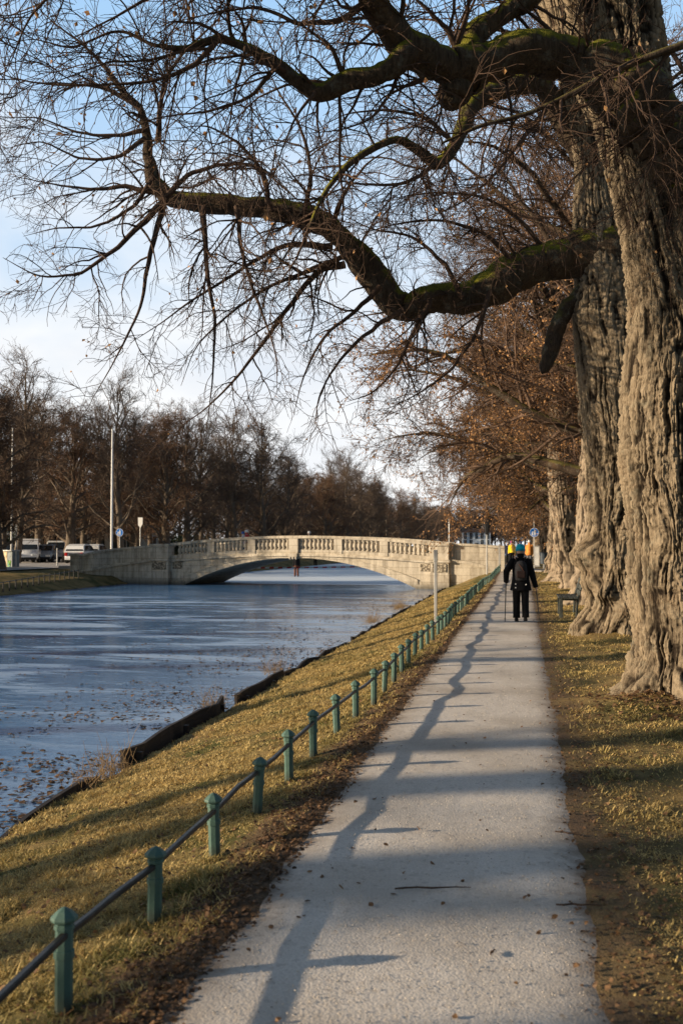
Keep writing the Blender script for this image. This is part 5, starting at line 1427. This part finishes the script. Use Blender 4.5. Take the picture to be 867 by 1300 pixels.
# ------------------------------------------------------------------ grass, leaf litter, twigs
def in_view(P, mx=70, my=60):
    d = P-CAM; z = d@FW; x = CX+F*(d@RT)/z; y = CY-F*(d@UP)/z
    return (z > .5) & (x > -mx*3) & (x < 867+mx) & (y < 1300+my)
def ground_cover():
    rng = np.random.default_rng(77)
    def blades(name, n, xr, yr, cols, hmul, densf):
        # nearer ground gets more blades
        u = rng.random(n); Y = yr[0]*(yr[1]/yr[0])**u; X = rng.uniform(*xr, n)
        d = densf(X, Y); k = rng.random(n) < d; X, Y = X[k], Y[k]
        P = np.column_stack([X, Y, ground_z(X, Y)]); k = in_view(P); P = P[k]; X, Y = P[:, 0], P[:, 1]; B = len(P)
        cl = fbm(X*1.4+20, Y*1.4+20, 3); cl2 = fbm(X*6, Y*6+9, 2, N2)
        h = hmul*rng.uniform(.35, 1.25, B)*(.25+1.5*sstep(.25, .75, cl2)*(.4+1.1*cl))*(1+Y*.012)
        w = rng.uniform(.0014, .0030, B)*(1+Y*.11)
        az = rng.random(B)*6.283; tilt = rng.uniform(.45, 1.5, B)
        dr = np.column_stack([np.cos(az)*np.sin(tilt), np.sin(az)*np.sin(tilt), np.cos(tilt)])
        sd = np.column_stack([-np.sin(az), np.cos(az), np.zeros(B)])
        mid = P+dr*(h*.55)[:, None]; dr2 = dr+np.array([0, 0, -.45]); tip = mid+dr2*(h*.5)[:, None]
        V = np.stack([P-sd*w[:, None], P+sd*w[:, None], mid+sd*w[:, None]*.7, tip, mid-sd*w[:, None]*.7], 1)
        Fq = (np.arange(B)*5)[:, None]+np.array([[0, 1, 2, 4]]); 
        Ft = (np.arange(B)*5)[:, None]+np.array([[4, 2, 3, 3]])
        c0, c1, c2 = [np.array(c) for c in cols]
        r = rng.random((B, 1)); C = c0*(1-r)+c1*r
        g = np.clip((cl-.50)*5+rng.normal(0, .25, B), 0, 1)[:, None]
        gz = np.exp(-((X+1.72)/.16)**2)[:, None]*.55
        g = np.clip(g*.55+gz, 0, 1)*(rng.random((B, 1)) < .75); C = C*(1-g)+c2*g*rng.uniform(.6, 1.3, (B, 1))
        # quads: use two tris instead of degenerate quads
        tri = np.concatenate([Fq[:, [0, 1, 2]], Fq[:, [0, 2, 3]], Ft[:, :3]])
        me = mesh_np(name, V.reshape(-1, 3), tri, False, np.repeat(C, 5, 0))
        tag(put(name, me, M['blade']), kind='stuff'); print(name, B)
    straw = ((.34, .24, .09), (.76, .58, .25), (.15, .15, .045))
    blades('grass', 720000, (-4.3, -1.36), (2.0, 48), straw, .038, lambda X, Y: np.where(X > -1.62, .28, 1)*(.12+.88*sstep(.34, .54, fbm(X*2.3, Y*2.3+4, 4))))
    right = ((.35, .24, .09), (.76, .57, .23), (.17, .17, .05))
    blades('grass', 640000, (.36, 7.5), (2.6, 60), right, .030, lambda X, Y: (.15+.85*sstep(.40, .58, fbm(X*.9+3, Y*.9, 4)))*sstep(.34, .72, X)*.95)
    # leaf litter
    def litter(name, n, xr, yr, mat, size, densf, zoff=.006, flat=.35, zf=ground_z, lab=None):
        u = rng.random(n); Y = yr[0]*(yr[1]/yr[0])**u; X = rng.uniform(*xr, n)
        k = rng.random(n) < densf(X, Y); X, Y = X[k], Y[k]
        P = np.column_stack([X, Y, zf(X, Y)+zoff]); P = P[in_view(P)]; B = len(P)
        s = rng.uniform(*size, B)[:, None]; az = rng.random(B)*6.283
        d = np.column_stack([np.cos(az), np.sin(az), rng.normal(0, flat, B)]); d /= np.linalg.norm(d, axis=1, keepdims=True)
        u_ = np.cross(d, np.column_stack([rng.normal(0, flat, B), rng.normal(0, flat, B), np.ones(B)])); u_ /= np.linalg.norm(u_, axis=1, keepdims=True)
        nn = np.cross(u_, d); P[:, 2] += (np.abs(d[:, 2])*s[:, 0]*.5)
        c = rng.uniform(-.25, .35, (B, 1))
        V = np.stack([P-d*s*.5, P-d*s*.12+u_*s*.36+nn*s*c, P+d*s*.24+u_*s*.27+nn*s*c, P+d*s*.5+nn*s*c*.6, P+d*s*.2-u_*s*.30+nn*s*c, P-d*s*.16-u_*s*.36+nn*s*c], 1).reshape(-1, 3)
        tag(put(name, mesh_np(name, V, np.arange(6*B).reshape(B, 6), False), mat), kind='stuff'); print(name, B)
    edge = lambda X, Y: .55*np.exp(-((X+1.38)/.24)**2)+.05+.12*np.exp(-((X-.42)/.2)**2)
    litter('fallen_leaves', 170000, (-4.2, -1.08), (2.0, 45), M['leaf_dull'], (.010, .036), lambda X, Y: .05+.9*np.exp(-((X+1.40)/.17)**2))
    litter('fallen_leaves', 90000, (.20, 7), (2.6, 50), M['leaf_dull'], (.010, .036), lambda X, Y: .25+.5*np.exp(-((X-.5)/.25)**2))
    litter('fallen_leaves', 900, (-1.2, .3), (2.5, 30), M['leaf_dull'], (.012, .038), lambda X, Y: .18+.5*np.abs((X+.48)/.8)**3, .016, zf=lambda X, Y: ramp_up(Y))
    # bright copper leaves strewn on the grass
    litter('fallen_leaves', 5000, (-4.2, 5), (2.4, 30), M['leaf_pale'], (.025, .055), lambda X, Y: np.where((X > -1.25) & (X < .3), 0, .35))
    # leaves and scraps frozen on the ice
    icy = lambda X, Y: np.exp((X+4.3)*.42)*sstep(.35, .6, fbm(X*.8+40, Y*.5+40, 4))*1.1
    litter('fallen_leaves', 30000, (-13, -4.4), (7, 50), M['leaf_dull'], (.03, .10), icy, .004, .12, lambda X, Y: X*0+WATER_Z)
    # loose gravel on the path
    n = 5000; Y = 2.6*(16/2.6)**rng.random(n); X = rng.uniform(-1.12, .22, n)
    P = np.column_stack([X, Y, .006+.012*(1-np.abs((X+.48)/.8)**4)]); s = rng.uniform(.002, .0048, n)[:, None]*(1+.03*Y[:, None])
    o = np.array([[1, 0, 0], [0, 1, 0], [-1, 0, 0], [0, -1, 0], [0, 0, .8]])
    V = (P[:, None]+s[:, None]*(o[None]*rng.uniform(.6, 1.4, (n, 5, 1)))).reshape(-1, 3)
    tri = np.concatenate([(np.arange(n)*5)[:, None]+np.array([[a, b, 4]]) for a, b in ((0, 1), (1, 2), (2, 3), (3, 0))])
    tag(put('gravel', mesh_np('gravel', V, tri, False), simple('loose_grit', (.42, .37, .31), .9, var=.5, scale=40)), kind='stuff')
    # fallen twigs
    for px, py, ln, az, lab in ((548, 1128, .36, .25, 'fallen twig lying across the sunlit path'), (735, 1150, .22, .1, 'short dark stick at the right edge of the path'), (625, 1210, .06, 1.2, 'tiny curled scrap of bark on the path'), (720, 1058, .15, -.2, 'thin twig at the right path edge where a shadow band crosses')):
        p = atZ(px, py, .018); q = [(ln*(t-.5)*cos(az)+rng.normal(0, .006), ln*(t-.5)*sin(az)+rng.normal(0, .006), .003+.006*rng.random()) for t in np.linspace(0, 1, 7)]
        tag(MB().tube(q, [.004, .005, .0045, .005, .004, .003, .002], 6).build('fallen_twig', M['twig'], None, [float(v) for v in p]), lab, 'twig')
    # red-brown bush of debris at the foot of the big lime is leaf litter too
    litter('fallen_leaves', 2600, (.7, 2.6), (9.8, 11.6), M['leaf_dull'], (.03, .07), lambda X, Y: .9*np.exp(-((X-1.6)**2+(Y-10.9)**2)/.5), .01)
ground_cover()
print('objects', len(bpy.data.objects), 'meshes', len(bpy.data.meshes))
